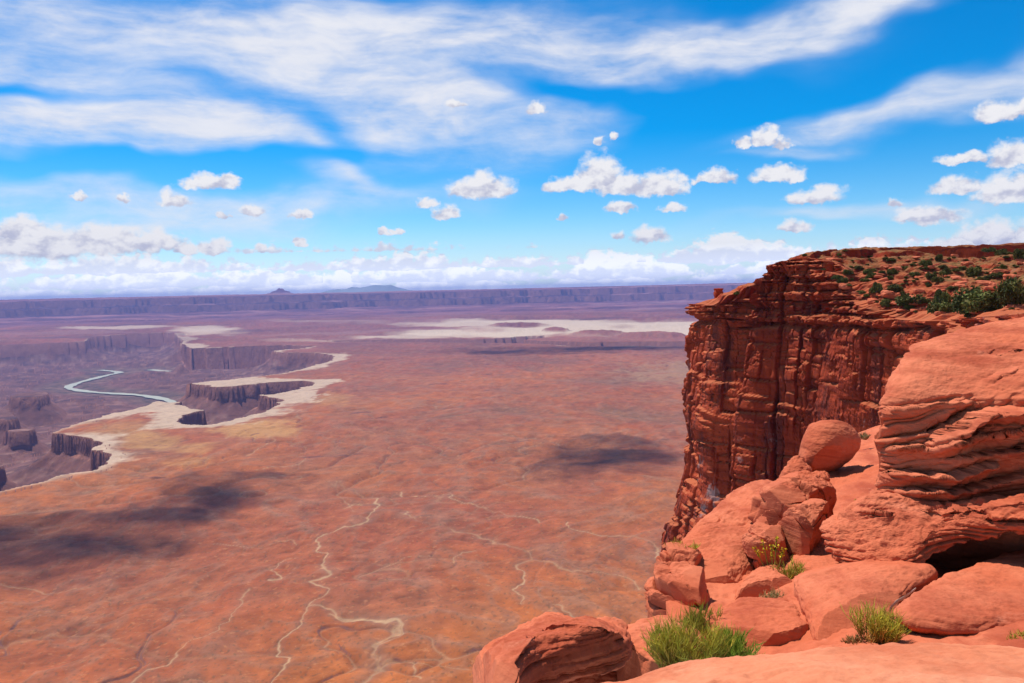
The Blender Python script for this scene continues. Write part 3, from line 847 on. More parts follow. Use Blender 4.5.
def build_headland():
    ns = 900
    R = catmull(rim, ns, False)
    seg = np.linalg.norm(np.diff(R[:, :2], axis=0), axis=1); s = np.concatenate([[0], np.cumsum(seg)])
    s_eq = np.linspace(0, s[-1], ns)
    # more samples where the photograph looks at the wall
    wgt = np.interp(np.linspace(0, 1, 2000), [0, .28, .33, .62, .68, 1], [1, 1, 3.2, 3.2, 1.2, .6]); cw = np.cumsum(wgt); cw = (cw - cw[0]) / (cw[-1] - cw[0])
    s_eq = np.interp(np.linspace(0, 1, ns), cw, np.linspace(0, 1, 2000)) * s[-1]
    R = np.stack([np.interp(s_eq, s, R[:, i]) for i in range(3)], -1)
    T = np.gradient(R[:, :2], axis=0); T /= np.linalg.norm(T, axis=1, keepdims=True)
    k = 13; Tp = np.pad(T, ((k, k), (0, 0)), mode='edge'); T = np.stack([np.convolve(Tp[:, i], np.ones(2 * k + 1) / (2 * k + 1), 'valid') for i in range(2)], -1)
    N = np.stack([T[:, 1], -T[:, 0]], -1); N /= np.linalg.norm(N, axis=1, keepdims=True)
    c = R[:, :2] + N * 3
    flip = poly_sd(c[:, 0], c[:, 1], LOW) > 0
    N[flip] *= -1
    # wall
    nz = 430
    tt = np.linspace(0, 1, nz) ** 1.25
    S = s_eq[:, None] + 0 * tt; zt = R[:, 2][:, None]
    DZ = 118 * tt[None, :] + 0 * S                               # metres below the rim
    Z = zt - DZ
    z_abs = Z + .6 * perlin2(S / 14, S * 0 + .5, .3)
    warp_s = S + .9 * perlin2(S / 4, Z / 6, .15); warp_z = Z + .9 * perlin2(S / 5, Z / 4, .65)
    def joints(S_, Z_, cw_, rh_, sd_):
        """upright joint columns broken by level partings: block value and distance to the nearest joint"""
        i = np.floor(S_ / cw_).astype(np.int64); ed = lambda q: (q + .38 * (RV[PERM[(q & 255) + sd_], 0] - .5)) * cw_
        i = i - (S_ < ed(i)) + (S_ > ed(i + 1)); ds = np.minimum(S_ - ed(i), ed(i + 1) - S_)
        hs_ = RV[PERM[(i & 255) + sd_], 1]; rr_ = rh_ * (.5 + 1.2 * hs_)
        q = Z_ / rr_ + 7 * hs_; j = np.floor(q); dz_ = np.minimum(q - j, j + 1 - q) * rr_
        val = RV[PERM[PERM[(i & 255) + sd_] + (j.astype(np.int64) & 255)], 2]
        return .55 * RV[PERM[(i & 255) + sd_], 3] + .45 * val, ds, dz_
    ws1 = S + .5 * perlin2(S / 6, Z / 18, .15) + .25 * perlin2(S / 2, Z / 5, .25); wz1 = Z + .35 * perlin2(S / 5, Z / 4, .65)
    b1, ds1, dz1 = joints(ws1, wz1, 4.6, 6.0, 3)
    b2, ds2, dz2 = joints(ws1 + .3 * perlin2(S / 1.5, Z / 3, .75), wz1, 1.8, 1.6, 19)
    v1, f1, e1 = worley2(warp_s / 7.5, warp_z / 16 + .13 * np.floor(warp_s / 7.5), 3)
    v2, f2, e2 = worley2(warp_s / 2.6, warp_z / 3.6, 17)
    v3, f3, e3 = worley2(warp_s / .95, warp_z / .75, 41)
    big = 2.6 * fbm2(S / 22, Z / 26, 3, .5, .5) + .55 * (sstep(perlin2(wz1 / 2.6, S / 16, .35) + .4 * perlin2(wz1 / .9, S / 7, .45), -.1, .1) - .5) * np.clip(.5 + 1.5 * perlin2(S / 11, Z / 9, .6), 0, 1)
    b3, ds3, dz3 = joints(ws1 + .2 * perlin2(S, Z, .45), wz1, .85, .55, 37)
    msk3 = np.clip(.3 + 1.8 * perlin2(S / 5, Z / 4, .95), 0, 1)
    msk = np.clip(.5 + 1.3 * perlin2(S / 8, Z / 11, .85), 0, 1)
    off = big + 2.0 * (b1 - .5) + 1.4 * (b2 - .5) * (.3 + .7 * msk) + .10 * (v3 - .5) + .55 * (b3 - .5) * msk3
    off -= (.16 * np.exp(-(ds3 / .06) ** 2) + .12 * np.exp(-(dz3 / .06) ** 2)) * msk3
    off -= 1.0 * np.exp(-(ds1 / .20) ** 2) * np.clip(.35 + 1.5 * perlin2(S / 10, Z / 14, .05), .05, 1) + .5 * np.exp(-(dz1 / .2) ** 2) + (.6 * np.exp(-(ds2 / .12) ** 2) + .35 * np.exp(-(dz2 / .10) ** 2)) * msk + .06 * np.exp(-(e3 / .1) ** 2)
    off += .10 * fbm2(S / 1.6, Z / 2.4, 4, .6, .25)
    off += np.interp(DZ, [0, 8, 16, 25, 31, 38, 60, 118], [0, .6, 1.7, 2.4, 4.0, 5.0, 8, 16])   # the foot spreads outward
    # ledgy beds above the long crack: recessed and jutting layers
    zk = z_abs + 5.3 + .35 * perlin2(S / 9, S * 0, .2)
    nb = perlin2(z_abs / .8, S / 22, .7) + .7 * perlin2(z_abs / .36, S / 9, .31)
    lay = sstep(nb, -.10, .10)
    topk = sstep(zk, -.4, .3)
    notch = np.exp(-(zk / .42) ** 2)
    off += topk * (lay * 1.0 - .25 + .7 * (v3 - .5) + .9 * (v2 - .5) - .16 * np.maximum(zk, 0)) - 1.3 * notch * np.clip(.5 + 1.4 * perlin2(S / 12, S * 0 + 3, .4), 0, 1)
    off[:, 0] = off[:, 1]
    off *= np.interp(s_eq, [0, 30, 45], [.25, .35, 1])[:, None]
    X = R[:, 0][:, None] + N[:, 0][:, None] * off; Y = R[:, 1][:, None] + N[:, 1][:, None] * off
    wall = np.stack([X, Y, Z], -1)[:, ::-1]                       # from the foot up to the rim
    # top: from the rim inward to a spine line
    na = 420
    a = np.linspace(0, 1, na + 1)[1:] ** 1.5
    spine = np.array([(175, 30), (172, 60), (160, 80), (140, 95), (120, 112), (92, 126), (72, 134), (58, 139), (54, 141), (52, 142), (62, 145), (90, 153), (130, 160), (170, 168)], float)
    sp = catmull(spine, ns, False)
    sp = np.stack([np.interp(np.linspace(0, 1, ns), [0, .25, .45, .62, .70, 1], [0, .22, .42, .58, .72, 1])] * 1, -1)
    spc = catmull(spine, 1000, False); idx = np.clip(sp[:, 0] * 999, 0, 999)
    SPX = np.interp(idx, np.arange(1000), spc[:, 0]); SPY = np.interp(idx, np.arange(1000), spc[:, 1])
    X0, Y0 = wall[:, -1, 0], wall[:, -1, 1]
    TX = X0[:, None] + (SPX - X0)[:, None] * a; TY = Y0[:, None] + (SPY - Y0)[:, None] * a
    TZ = head_top(TX, TY)
    k = sstep(np.hypot(TX - X0[:, None], TY - Y0[:, None]), 0, 2.0)
    TZ = TZ * k + wall[:, -1, 2][:, None] * (1 - k)
    V = np.concatenate([wall, np.stack([TX, TY, TZ], -1)], 1)
    # soil colour mask on the gentle slopes of the top
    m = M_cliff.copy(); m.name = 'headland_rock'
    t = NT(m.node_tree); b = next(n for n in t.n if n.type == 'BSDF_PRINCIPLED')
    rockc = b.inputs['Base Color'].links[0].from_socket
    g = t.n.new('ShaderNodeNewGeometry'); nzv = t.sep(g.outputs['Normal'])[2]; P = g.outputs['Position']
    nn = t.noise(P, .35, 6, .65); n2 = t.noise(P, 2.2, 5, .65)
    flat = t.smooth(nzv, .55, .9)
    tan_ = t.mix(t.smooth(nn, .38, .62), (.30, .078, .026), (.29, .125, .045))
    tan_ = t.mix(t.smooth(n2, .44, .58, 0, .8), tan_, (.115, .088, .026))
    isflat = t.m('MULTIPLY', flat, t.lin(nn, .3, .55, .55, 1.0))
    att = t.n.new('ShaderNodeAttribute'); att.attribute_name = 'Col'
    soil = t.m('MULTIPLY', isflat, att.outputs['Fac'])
    litled = t.mix(t.m('MULTIPLY', flat, .75), rockc, (.52, .145, .058))  # upward faces painted lighter, as sunlit ledge tops
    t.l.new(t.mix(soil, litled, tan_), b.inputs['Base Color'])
    D1 = poly_sd(V[..., 0], V[..., 1], LOW)
    mask = sstep(D1 + 3 * fbm2(V[..., 0] / 4, V[..., 1] / 4, 3, .5, .3), 4, 12); mask[:, :nz] = 0
    nu, nv = V.shape[:2]
    o = mesh_obj('cliff', V.reshape(-1, 3), grid_faces(nu, nv), m, smooth=False, attrs={'Col': np.repeat(mask.reshape(-1, 1), 3, 1)})
    tag(o, 'red sandstone headland with a sheer jointed cliff', kind='structure')


build_headland()


def head_hit(px, py, lo=55, hi=175):
    d = np.linspace(lo, hi, 1500); r = ray(px, py); P = r[None, :] * (d / r[1])[:, None]
    z = head_top(P[:, 0], P[:, 1]); i = np.nonzero((P[:, 2] < z) & (poly_sd(P[:, 0], P[:, 1], LOW) > .5))[0]
    if len(i) == 0: return None
    p = P[i[0]].copy(); p[2] = z[i[0]]; return p


# ------------------------------------------------------------------ foreground rocks
def tps(ctrl):
    """smooth 1/depth over the picture through the control points (a plane in space where three suffice)"""
    c = np.array(ctrl, float); n = len(c); q = c[:, :2] / 100.0; w_ = 1 / c[:, 2]
    A = np.concatenate([np.ones((n, 1)), q], 1)
    if n <= 4:
        co = np.linalg.lstsq(A, w_, rcond=None)[0]
        return lambda x, y: 1 / np.maximum(co[0] + co[1] * x / 100 + co[2] * y / 100, 1e-3)
    U = lambda r2: np.where(r2 > 0, r2 * np.log(r2 + 1e-12), 0)
    Kk = U(((q[:, None] - q[None]) ** 2).sum(-1)) + .06 * np.eye(n)
    Mx = np.block([[Kk, A], [A.T, np.zeros((3, 3))]])
    s = np.linalg.solve(Mx, np.concatenate([w_, np.zeros(3)]))
    def f(x, y):
        x = np.asarray(x) / 100; y = np.asarray(y) / 100
        o = s[n] + s[n + 1] * x + s[n + 2] * y
        for i in range(n): o = o + s[i] * U((x - q[i, 0]) ** 2 + (y - q[i, 1]) ** 2)
        return 1 / np.maximum(o, 1e-3)
    return f


def beds(s, seed, thick):
    """1-D bedding: value per bed and closeness to a bedding plane"""
    rg = np.random.default_rng(seed)
    e = np.cumsum(rg.uniform(.35, 1.7, 400) * thick) - 200 * thick
    i = np.searchsorted(e, s); i = np.clip(i, 1, len(e) - 1)
    val = rg.uniform(-1, 1, 401)[i]
    gap = np.minimum(s - e[i - 1], e[i] - s)
    fr = (s - e[i - 1]) / (e[i] - e[i - 1])
    return val, gap, fr


def lump(name, outline, ctrl, bulge, back, mat, parent=None, a=2.4, b=.6, fb=(.9, .06), fine=.02, bed=None, crack=0.0, n=420, m=110, seed=0, block=0.0, grooves=(), bedz=None, cuts=0, cutq=(.86, .96), away=None):
    """a closed boulder: outline (px) at the depth given by ctrl, swelling out by bulge and back by back metres"""
    o = catmull(outline, n, True); c = o.mean(0)
    f = tps(ctrl)
    r = np.concatenate([np.linspace(0.004, 1, m) ** .72])
    G = c + (o - c)[:, None, :] * r[None, :, None]
    D = f(G[..., 0], G[..., 1]); P = at(G[..., 0], G[..., 1], D)
    q = P.reshape(-1, 3); q = q - q.mean(0)
    nrm = np.linalg.svd(q[::7], full_matrices=False)[2][2]
    if nrm @ (-P.reshape(-1, 3).mean(0)) < 0: nrm = -nrm
    gp = np.clip(1 - r ** a, 0, 1) ** b
    front = P + nrm * (bulge * gp)[None, :, None]
    gv = np.zeros(G.shape[:2])
    for L, wd, dp in grooves:
        L = catmull(np.array(L, float), len(L) * 5, False)
        yl = np.interp(G[..., 0], L[:, 0], L[:, 1]); inx = sstep(G[..., 0], L[0, 0] - 4, L[0, 0] + 12) * sstep(-G[..., 0], -L[-1, 0] - 4, -L[-1, 0] + 12)
        wob_ = 3.0 * perlin2(G[..., 0] / 14, G[..., 1] * .01, .3)
        t_ = (G[..., 1] + wob_ - yl) / wd                       # positive below the lip: sharp above, easing below
        gv += dp * inx * (sstep(t_, -.12, .12) * np.exp(-np.maximum(t_, 0) * 1.3) - .35 * sstep(t_, -1.2, -.1) * (t_ < .0))
    front = front - np.array([0, -1.0, .12]) * -gv[..., None]
    bdir = nrm if away is None else -np.array(away, float)      # which way the hidden side swells
    bk = P - bdir * (back * np.clip(1 - r ** 5, 0, 1) ** .5)[None, :, None]
    V = np.concatenate([front, bk[:, ::-1][:, 1:]], 1)            # centre -> rim -> centre of the back
    def normals(V):
        du = np.roll(V, -1, 0) - np.roll(V, 1, 0); dv = np.gradient(V, axis=1)
        nn = np.cross(du, dv); nn /= np.linalg.norm(nn, axis=-1, keepdims=True) + 1e-9
        if (nn[:, m // 2] @ nrm).mean() < 0: nn = -nn
        return nn
    Nn = normals(V)
    disp = fb[1] * fbm3(V, fb[0], 4, .5, seed + 2.3) + .35 * fb[1] * fbm3(V, fb[0] * 4.1, 4, .55, seed + 5.1)
    if block:
        w1 = fbm3(V, 1.4, 2, .5, seed) * .3
        v_, f_, e_ = worley2(V[..., 0] * 2.1 + w1 + V[..., 1] * .6, V[..., 2] * 2.6 + w1, 5 + seed)
        disp += block * (v_ - .5) - block * .8 * np.exp(-(e_ / .06) ** 2)
    if bed:
        th, amp, dx_, dy_ = bed
        wob = .5 * th * fbm3(V, 1.1, 3, .5, 9) + .25 * fbm3(V, .33, 2, .5, 4) * th * 4
        s = V[..., 2] + dx_ * V[..., 0] + dy_ * V[..., 1] + wob
        v1, g1, fr = beds(s, 31, th); v2, g2, fr2 = beds(s + .5 * wob, 57, th * .37)
        k = np.clip(.55 + 1.5 * fbm3(V, (.55, .55, 1.3), 3, .55, 12), 0, 1)
        if bedz: k = np.clip(k + .1, 0, 1) * (1 - sstep(V[..., 2], bedz[0], bedz[1]) * .88)
        prof = amp * (.55 * v1 + .25 * v2 + .55 * (fr - .5)) * k
        prof -= amp * 1.15 * np.exp(-(g1 / (th * .10)) ** 2) * np.clip(.35 + 1.6 * fbm3(V, (.8, .8, 1.6), 3, .55, 21), 0, 1)
        prof -= amp * .35 * np.exp(-(g2 / (th * .06)) ** 2) * k
        side = np.clip(1.1 - np.abs(Nn[..., 2]) * .95, 0, 1)
        hz_ = Nn.copy(); hz_[..., 2] *= .25; hz_ /= np.linalg.norm(hz_, axis=-1, keepdims=True) + 1e-9
        V = V + hz_ * (prof * side)[..., None]
    if True:
        crack = max(crack, .028)
        cr_ = 1 - np.abs(fbm3(V, 1.1, 4, .55, seed + 40)) * 16
        disp -= crack * np.clip(cr_, 0, 1) * np.clip(.25 + 2.4 * fbm3(V, .7, 2, .5, seed + 60), 0, 1)
    disp += fine * fbm3(V, (9, 9, 15), 4, .6, seed + 8) + 1.1 * fine * (np.abs(fbm3(V, (2.6, 2.6, 5.5), 4, .6, seed + 3)) * -2.2 + .5)
    V = V + Nn * disp[..., None]
    rgc = np.random.default_rng(seed + 500); flat_ = V.reshape(-1, 3)[::5]
    for i in range(cuts):                                       # flat fracture faces
        if block: dvec_ = np.array([(0, 0, 1), (-.2, -1, .1), (-1, -.3, .1), (.9, -.5, .1), (-.5, -.8, -.5), (.1, -.6, .8), (-.7, -.2, .7)][i % 7], float) + rgc.normal(0, .22, 3)
        else: dvec_ = rgc.normal(size=3) * np.array([1, 1, .8]) - .55 * np.array([0, 1, 0]) + np.array([0, 0, .35])
        dvec_ /= np.linalg.norm(dvec_)
        lim = np.quantile(flat_ @ dvec_, rgc.uniform(*cutq))
        ex = V @ dvec_ - lim + .018 * fbm3(V, 2.2, 3, .5, seed + i)
        V = V - dvec_ * (np.maximum(ex, 0) * .88)[..., None]
    c0 = V[:, 0].mean(0); c1 = V[:, -1].mean(0); V[:, 0] = c0; V[:, -1] = c1
    nu, nv = V.shape[:2]
    ob = mesh_obj(name, V.reshape(-1, 3), grid_faces(nu, nv, True), mat, parent)
    return ob


# the shelf all the rocks lie on
lump('rock_shelf', [(668, 600), (690, 562), (722, 526), (762, 499), (795, 476), (835, 446), (868, 429), (900, 424), (1000, 430), (1200, 440), (1480, 480), (1560, 620), (1400, 720), (1150, 690), (1000, 675), (830, 668), (745, 662), (690, 648)],
     [(690, 620, 6.78), (740, 600, 7.5), (762, 500, 11.2), (880, 430, 18), (1000, 560, 8.0), (1100, 560, 7.6), (900, 640, 5.7), (740, 655, 5.85), (900, 585, 7.08), (700, 545, 9.4), (835, 475, 13.6), (880, 470, 13.2), (1000, 440, 15), (800, 550, 8.75), (960, 548, 9.3), (1040, 538, 10.0), (1100, 530, 10.5), (1400, 560, 8.0), (1400, 650, 5.8)],
     .02, 3.0, M_rock, fb=(.8, .06), fine=.02, crack=.03, n=500, m=150)['kind'] = 'structure'
bpy.data.objects['rock_shelf']['label'] = 'sloping red slickrock shelf under the boulders'
lump('rock_ledge', [(560, 712), (628, 683), (660, 671), (700, 662.5), (735, 658), (770, 655), (824, 649.5), (870, 646.5), (930, 645), (980, 646.5), (1024, 648), (1100, 652), (1180, 700), (1150, 860), (860, 1000), (560, 1000), (420, 880)],
     [(640, 678, 4.3), (824, 649, 4.5), (1024, 648, 4.4), (820, 683, 3.75), (1024, 800, 2.6), (700, 800, 2.7)],
     .05, 1.1, M_pale, a=7, fb=(1.3, .03), fine=.012, n=600, m=170, seed=3)['kind'] = 'structure'
bpy.data.objects['rock_ledge']['label'] = 'pale smooth rock ledge at the viewer feet'

BED = (.17, .085, -.10, .02)
oc = empty('rock_outcrop', at(1000, 560, 8.0))
tag(oc, 'big layered overhanging sandstone outcrop rising at the right edge', 'rock')
PARTS = []
def layer(*args, **kw):
    ob = lump('rock_layer', *args, **kw); ob.parent = oc; ob.matrix_parent_inverse = Matrix.Translation(oc.location).inverted(); return ob


layer([(866, 512), (872, 496), (880, 480), (882, 462), (880, 440), (881, 424), (884, 400), (894, 373), (906, 352), (918, 345), (940, 338), (980, 328), (1024, 319), (1100, 303), (1190, 320), (1230, 430), (1190, 545), (1100, 540), (1024, 536), (950, 540), (900, 535), (874, 526)],
      [(885, 412, 8.45), (882, 455, 8.45), (876, 500, 8.35), (1024, 424, 7.75), (1024, 500, 7.65), (950, 455, 8.05), (950, 525, 7.85), (915, 347, 9.8), (1024, 321, 10.3), (1024, 380, 8.5), (940, 392, 8.6), (1150, 400, 7.6), (1150, 500, 7.4)],
      .20, 1.8, M_rock, a=6, b=.5, fb=(.7, .07), fine=.016, bed=(.19, .12, -.22, .03), bedz=(-1.5, -1.1), n=1000, m=330, seed=1,
      grooves=[([(925, 459), (940, 449), (956, 437), (972, 429), (1000, 427), (1040, 428), (1130, 434)], 14, .50), ([(882, 457), (905, 459), (925, 461), (950, 452), (975, 447)], 8, .20),
               ([(884, 484), (910, 487), (940, 490), (968, 482), (990, 477)], 9, .30), ([(880, 416), (897, 421), (915, 421), (950, 418), (985, 419)], 7, .12),
               ([(900, 502), (930, 504), (960, 503), (985, 497), (1030, 488), (1100, 478)], 8, .22), ([(940, 474), (975, 470), (1010, 464), (1060, 455)], 8, .2), ([(980, 398), (1010, 386), (1060, 372)], 8, .10), ([(985, 372), (1005, 367), (1024, 363), (1080, 352)], 7, .12), ([(898, 371), (915, 369), (932, 372)], 6, .05), ([(960, 452), (1000, 446), (1060, 438)], 6, .12)])
layer([(824, 541), (827, 528), (845, 511), (870, 499), (900, 501), (960, 506), (1024, 500), (1190, 490), (1190, 535), (1090, 528), (1024, 533), (980, 540), (938, 553), (917, 570), (897, 578), (870, 574), (845, 565), (830, 554)],
      [(830, 536, 7.9), (880, 574, 7.25), (1024, 532, 7.0), (940, 506, 7.9), (870, 500, 8.2)], .16, .30, M_rock, a=4, b=.5, fb=(.9, .07), fine=.03, bed=(.13, .10, -.16, .03), n=800, m=220, seed=4, away=(.5, 1, .12),
      grooves=[([(846, 517), (862, 522), (880, 526), (898, 527)], 7, .14), ([(915, 522), (945, 524), (985, 522), (1030, 515), (1100, 508)], 7, .16), ([(850, 505), (880, 508), (910, 511)], 5, .06)])

def rock(name, label, outline, ctrl, bulge, back, cat='rock', mat=None, **kw):
    return tag(lump(name, outline, ctrl, bulge, back, mat or M_rock, **kw), label, cat)


rock('rock_slab', 'flat slab with a shadowed front edge, right of the dead stick', [(893, 617), (900, 607), (920, 592), (950, 576), (985, 562), (1030, 553), (1110, 556), (1160, 640), (1100, 640), (1030, 632), (1000, 629), (970, 632), (930, 628), (905, 623)],
     [(900, 612, 5.95), (1024, 630, 5.72), (1024, 556, 7.4), (930, 588, 6.7)], .07, .06, a=8, b=.5, fb=(1.1, .05), fine=.015, bed=(.09, .04, -.1, 0), seed=11)
rock('rock_slab', 'long low slab under the shadowed slab at lower right', [(800, 668), (842, 643), (880, 628), (930, 620), (1024, 618), (1140, 622), (1160, 690), (1024, 672), (900, 676)],
     [(880, 630, 6.25), (1024, 622, 6.45), (900, 668, 5.35)], .06, .5, a=6, b=.5, fb=(1.1, .05), fine=.015, bed=(.07, .05, -.1, 0), seed=12)
rock('rock_slab', 'broad sunlit slab below the outcrop overhang, beside the middle shrub', [(793, 586), (802, 566), (818, 549), (838, 545), (880, 562), (936, 572), (910, 598), (895, 614), (886, 634), (850, 643), (823, 646), (812, 630), (803, 610)],
     [(800, 580, 7.25), (820, 640, 6.05), (890, 610, 6.25), (880, 566, 7.4)], .12, .6, a=4, b=.55, fb=(1.0, .06), fine=.016, crack=.03, bed=(.12, .05, -.3, 0), cuts=4, cutq=(.88, .97), seed=13)
rock('rock_slab', 'angular slab between the big green shrub and the middle slab', [(706, 628), (722, 613), (742, 604), (765, 603), (797, 604), (806, 626), (820, 646), (790, 655), (752, 658), (720, 650)],
     [(740, 604, 7.2), (800, 606, 7.0), (815, 642, 6.1), (720, 642, 6.2)], .10, .6, a=5, b=.5, fb=(1.1, .05), fine=.015, bed=(.10, .035, -.1, 0), cuts=4, cutq=(.88, .97), seed=14)
rock('rock', 'small rounded rock beside the two pale grass tufts', [(737, 600), (746, 586), (764, 573), (779, 566), (788, 574), (794, 588), (798, 601), (770, 606), (745, 606)],
     [(745, 600, 7.5), (780, 570, 8.5), (797, 600, 7.35)], .16, .5, a=3, fb=(1.2, .06), cuts=4, cutq=(.85, .96), seed=15)
rock('rock', 'smooth pale sloping rock between the blocky rocks and the overhang', [(783, 573), (793, 556), (812, 541), (829, 534), (844, 552), (852, 585), (800, 596), (790, 588)],
     [(785, 575, 8.2), (825, 540, 9.3), (845, 585, 7.5)], .12, .6, a=3, fb=(1.0, .05), crack=.02, seed=16)
rock('rock', 'large smooth dome of rock on the brink of the cliff', [(664, 572), (674, 556), (690, 539), (704, 525), (722, 510), (742, 494), (757, 487), (775, 487), (800, 494), (806, 530), (785, 552), (762, 568), (745, 590), (726, 612), (706, 620), (688, 606), (676, 590)],
     [(680, 560, 8.9), (757, 488, 11.3), (795, 500, 10.4), (755, 570, 8.5), (710, 614, 7.6)], .24, 1.6, a=3.2, b=.55, fb=(.8, .10), fine=.022, crack=.05, n=520, m=150, cuts=2, cutq=(.95, .99), seed=17)
rock('rock', 'topmost blocky dark-edged rock lying on the dome', [(755, 513), (762, 500), (780, 491), (800, 486), (825, 483.5), (834, 491), (838, 513), (822, 509), (813, 517), (792, 522), (776, 524), (760, 522)],
     [(760, 515, 8.9), (825, 486, 9.9), (836, 510, 9.2), (790, 520, 8.8)], .26, .6, a=4, b=.45, fb=(1.3, .09), fine=.03, block=.12, crack=.05, cuts=6, cutq=(.91, .98), seed=18)
rock('rock', 'cracked middle block with dark underside below the topmost block', [(776, 524), (795, 520), (813, 511), (822, 512), (829, 523), (822, 540), (810, 549), (796, 541), (785, 532)],
     [(780, 526, 8.6), (822, 514, 8.9), (812, 546, 8.3)], .22, .5, a=4, b=.45, fb=(1.4, .08), fine=.03, block=.10, cuts=6, cutq=(.91, .98), seed=19)
rock('rock', 'small upright block left of the flower stalks', [(750, 552), (753, 533), (768, 523), (783, 530), (786, 546), (776, 560), (762, 571), (755, 568)],
     [(755, 540, 8.7), (783, 533, 8.6), (765, 566, 8.2)], .20, .5, a=4, b=.45, fb=(1.4, .08), fine=.03, block=.10, cuts=6, cutq=(.91, .98), seed=20)
rock('rock', 'flat-topped overhanging rock under the small yellow bush on the brink', [(651, 572), (660, 559), (675, 551), (690, 556), (702, 563), (697, 571), (686, 580), (668, 584), (654, 581)],
     [(660, 565, 8.2), (698, 562, 8.4), (670, 582, 7.9)], .13, .5, a=4, b=.45, fb=(1.4, .07), fine=.025, bed=(.12, .07, 0, 0), block=.06, cuts=5, cutq=(.93, .98), seed=21)
rock('rock', 'lowest dark block at the left edge of the shelf', [(643, 603), (648, 590), (660, 584), (676, 592), (689, 579), (712, 592), (724, 601), (716, 615), (700, 620), (690, 632), (668, 628), (650, 617)],
     [(650, 600, 7.7), (715, 604, 7.3), (680, 628, 7.1)], .18, .9, a=4, b=.45, fb=(1.2, .10), fine=.028, block=.16, cuts=6, cutq=(.91, .98), seed=22)
rock('boulder', 'rounded smooth boulder perched before the shadowed cliff', [(801, 458), (801.5, 442), (807, 429), (815, 424), (830, 422), (845, 426), (855, 435), (860, 445), (857, 453), (845, 461), (830, 469), (815, 472), (805, 468)],
     [(803, 450, 13.9), (858, 447, 13.9), (830, 424, 14.2), (830, 470, 13.7)], .42, .5, 'boulder', a=2.1, b=.52, fb=(1.0, .05), fine=.010, cuts=3, cutq=(.90, .97), seed=23)
rock('rock', 'leaning wedge of rock propping the left side of the round boulder', [(771, 489), (784, 471), (799, 456), (806, 468), (813, 478), (802, 485), (793, 489), (780, 491)],
     [(775, 486, 13.0), (800, 460, 13.7), (808, 478, 13.2)], .22, .5, a=3, b=.5, fb=(1.2, .06), cuts=4, cutq=(.90, .97), seed=24)
rock('rock', 'tilted layered rock with a dark undercut at bottom centre', [(468, 690), (473, 679), (484, 665), (503, 651), (525, 636), (544, 626), (558, 623), (581, 628), (600, 624.5), (616, 624.5), (628, 630), (634, 642), (617, 646), (592, 651), (566, 659), (541, 670), (520, 686), (500, 706), (474, 704)],
     [(558, 624, 6.5), (630, 634, 6.2), (478, 684, 5.1), (541, 668, 5.05), (622, 645, 5.5)], .16, .16, a=3.2, b=.5, fb=(.9, .09), fine=.02, bed=(.085, .07, .18, .05), n=560, m=160, cuts=2, cutq=(.96, .99), seed=25)
rock('rock', 'recessed dark rock under the tilted layered rock', [(500, 700), (530, 672), (560, 656), (600, 645), (640, 638), (668, 650), (660, 676), (620, 712), (540, 730)],
     [(530, 690, 5.9), (600, 650, 6.4), (650, 650, 6.3), (620, 700, 6.1)], .06, .9, a=4, b=.5, fb=(1.0, .08), fine=.02, bed=(.09, .08, .18, .0), seed=26)
rock('rock', 'sunlit rock left of the big green shrub', [(618, 642), (630, 631), (650, 625), (672, 622), (700, 632), (706, 655), (680, 668), (650, 664), (632, 655)],
     [(632, 634, 6.5), (680, 626, 6.9), (650, 660, 5.8)], .10, .7, a=4, b=.5, fb=(1.1, .06), bed=(.08, .06, .1, 0), seed=27)

# ------------------------------------------------------------------ plants
def plant_mat(name, cols, rough=.7):
    m, t, b = new_mat(name)
    a = t.n.new('ShaderNodeAttribute'); a.attribute_name = 'Col'
    t.l.new(a.outputs['Color'], b.inputs['Base Color']); b.inputs['Roughness'].default_value = rough
    return m


M_plant = plant_mat('plant_tissue', None)


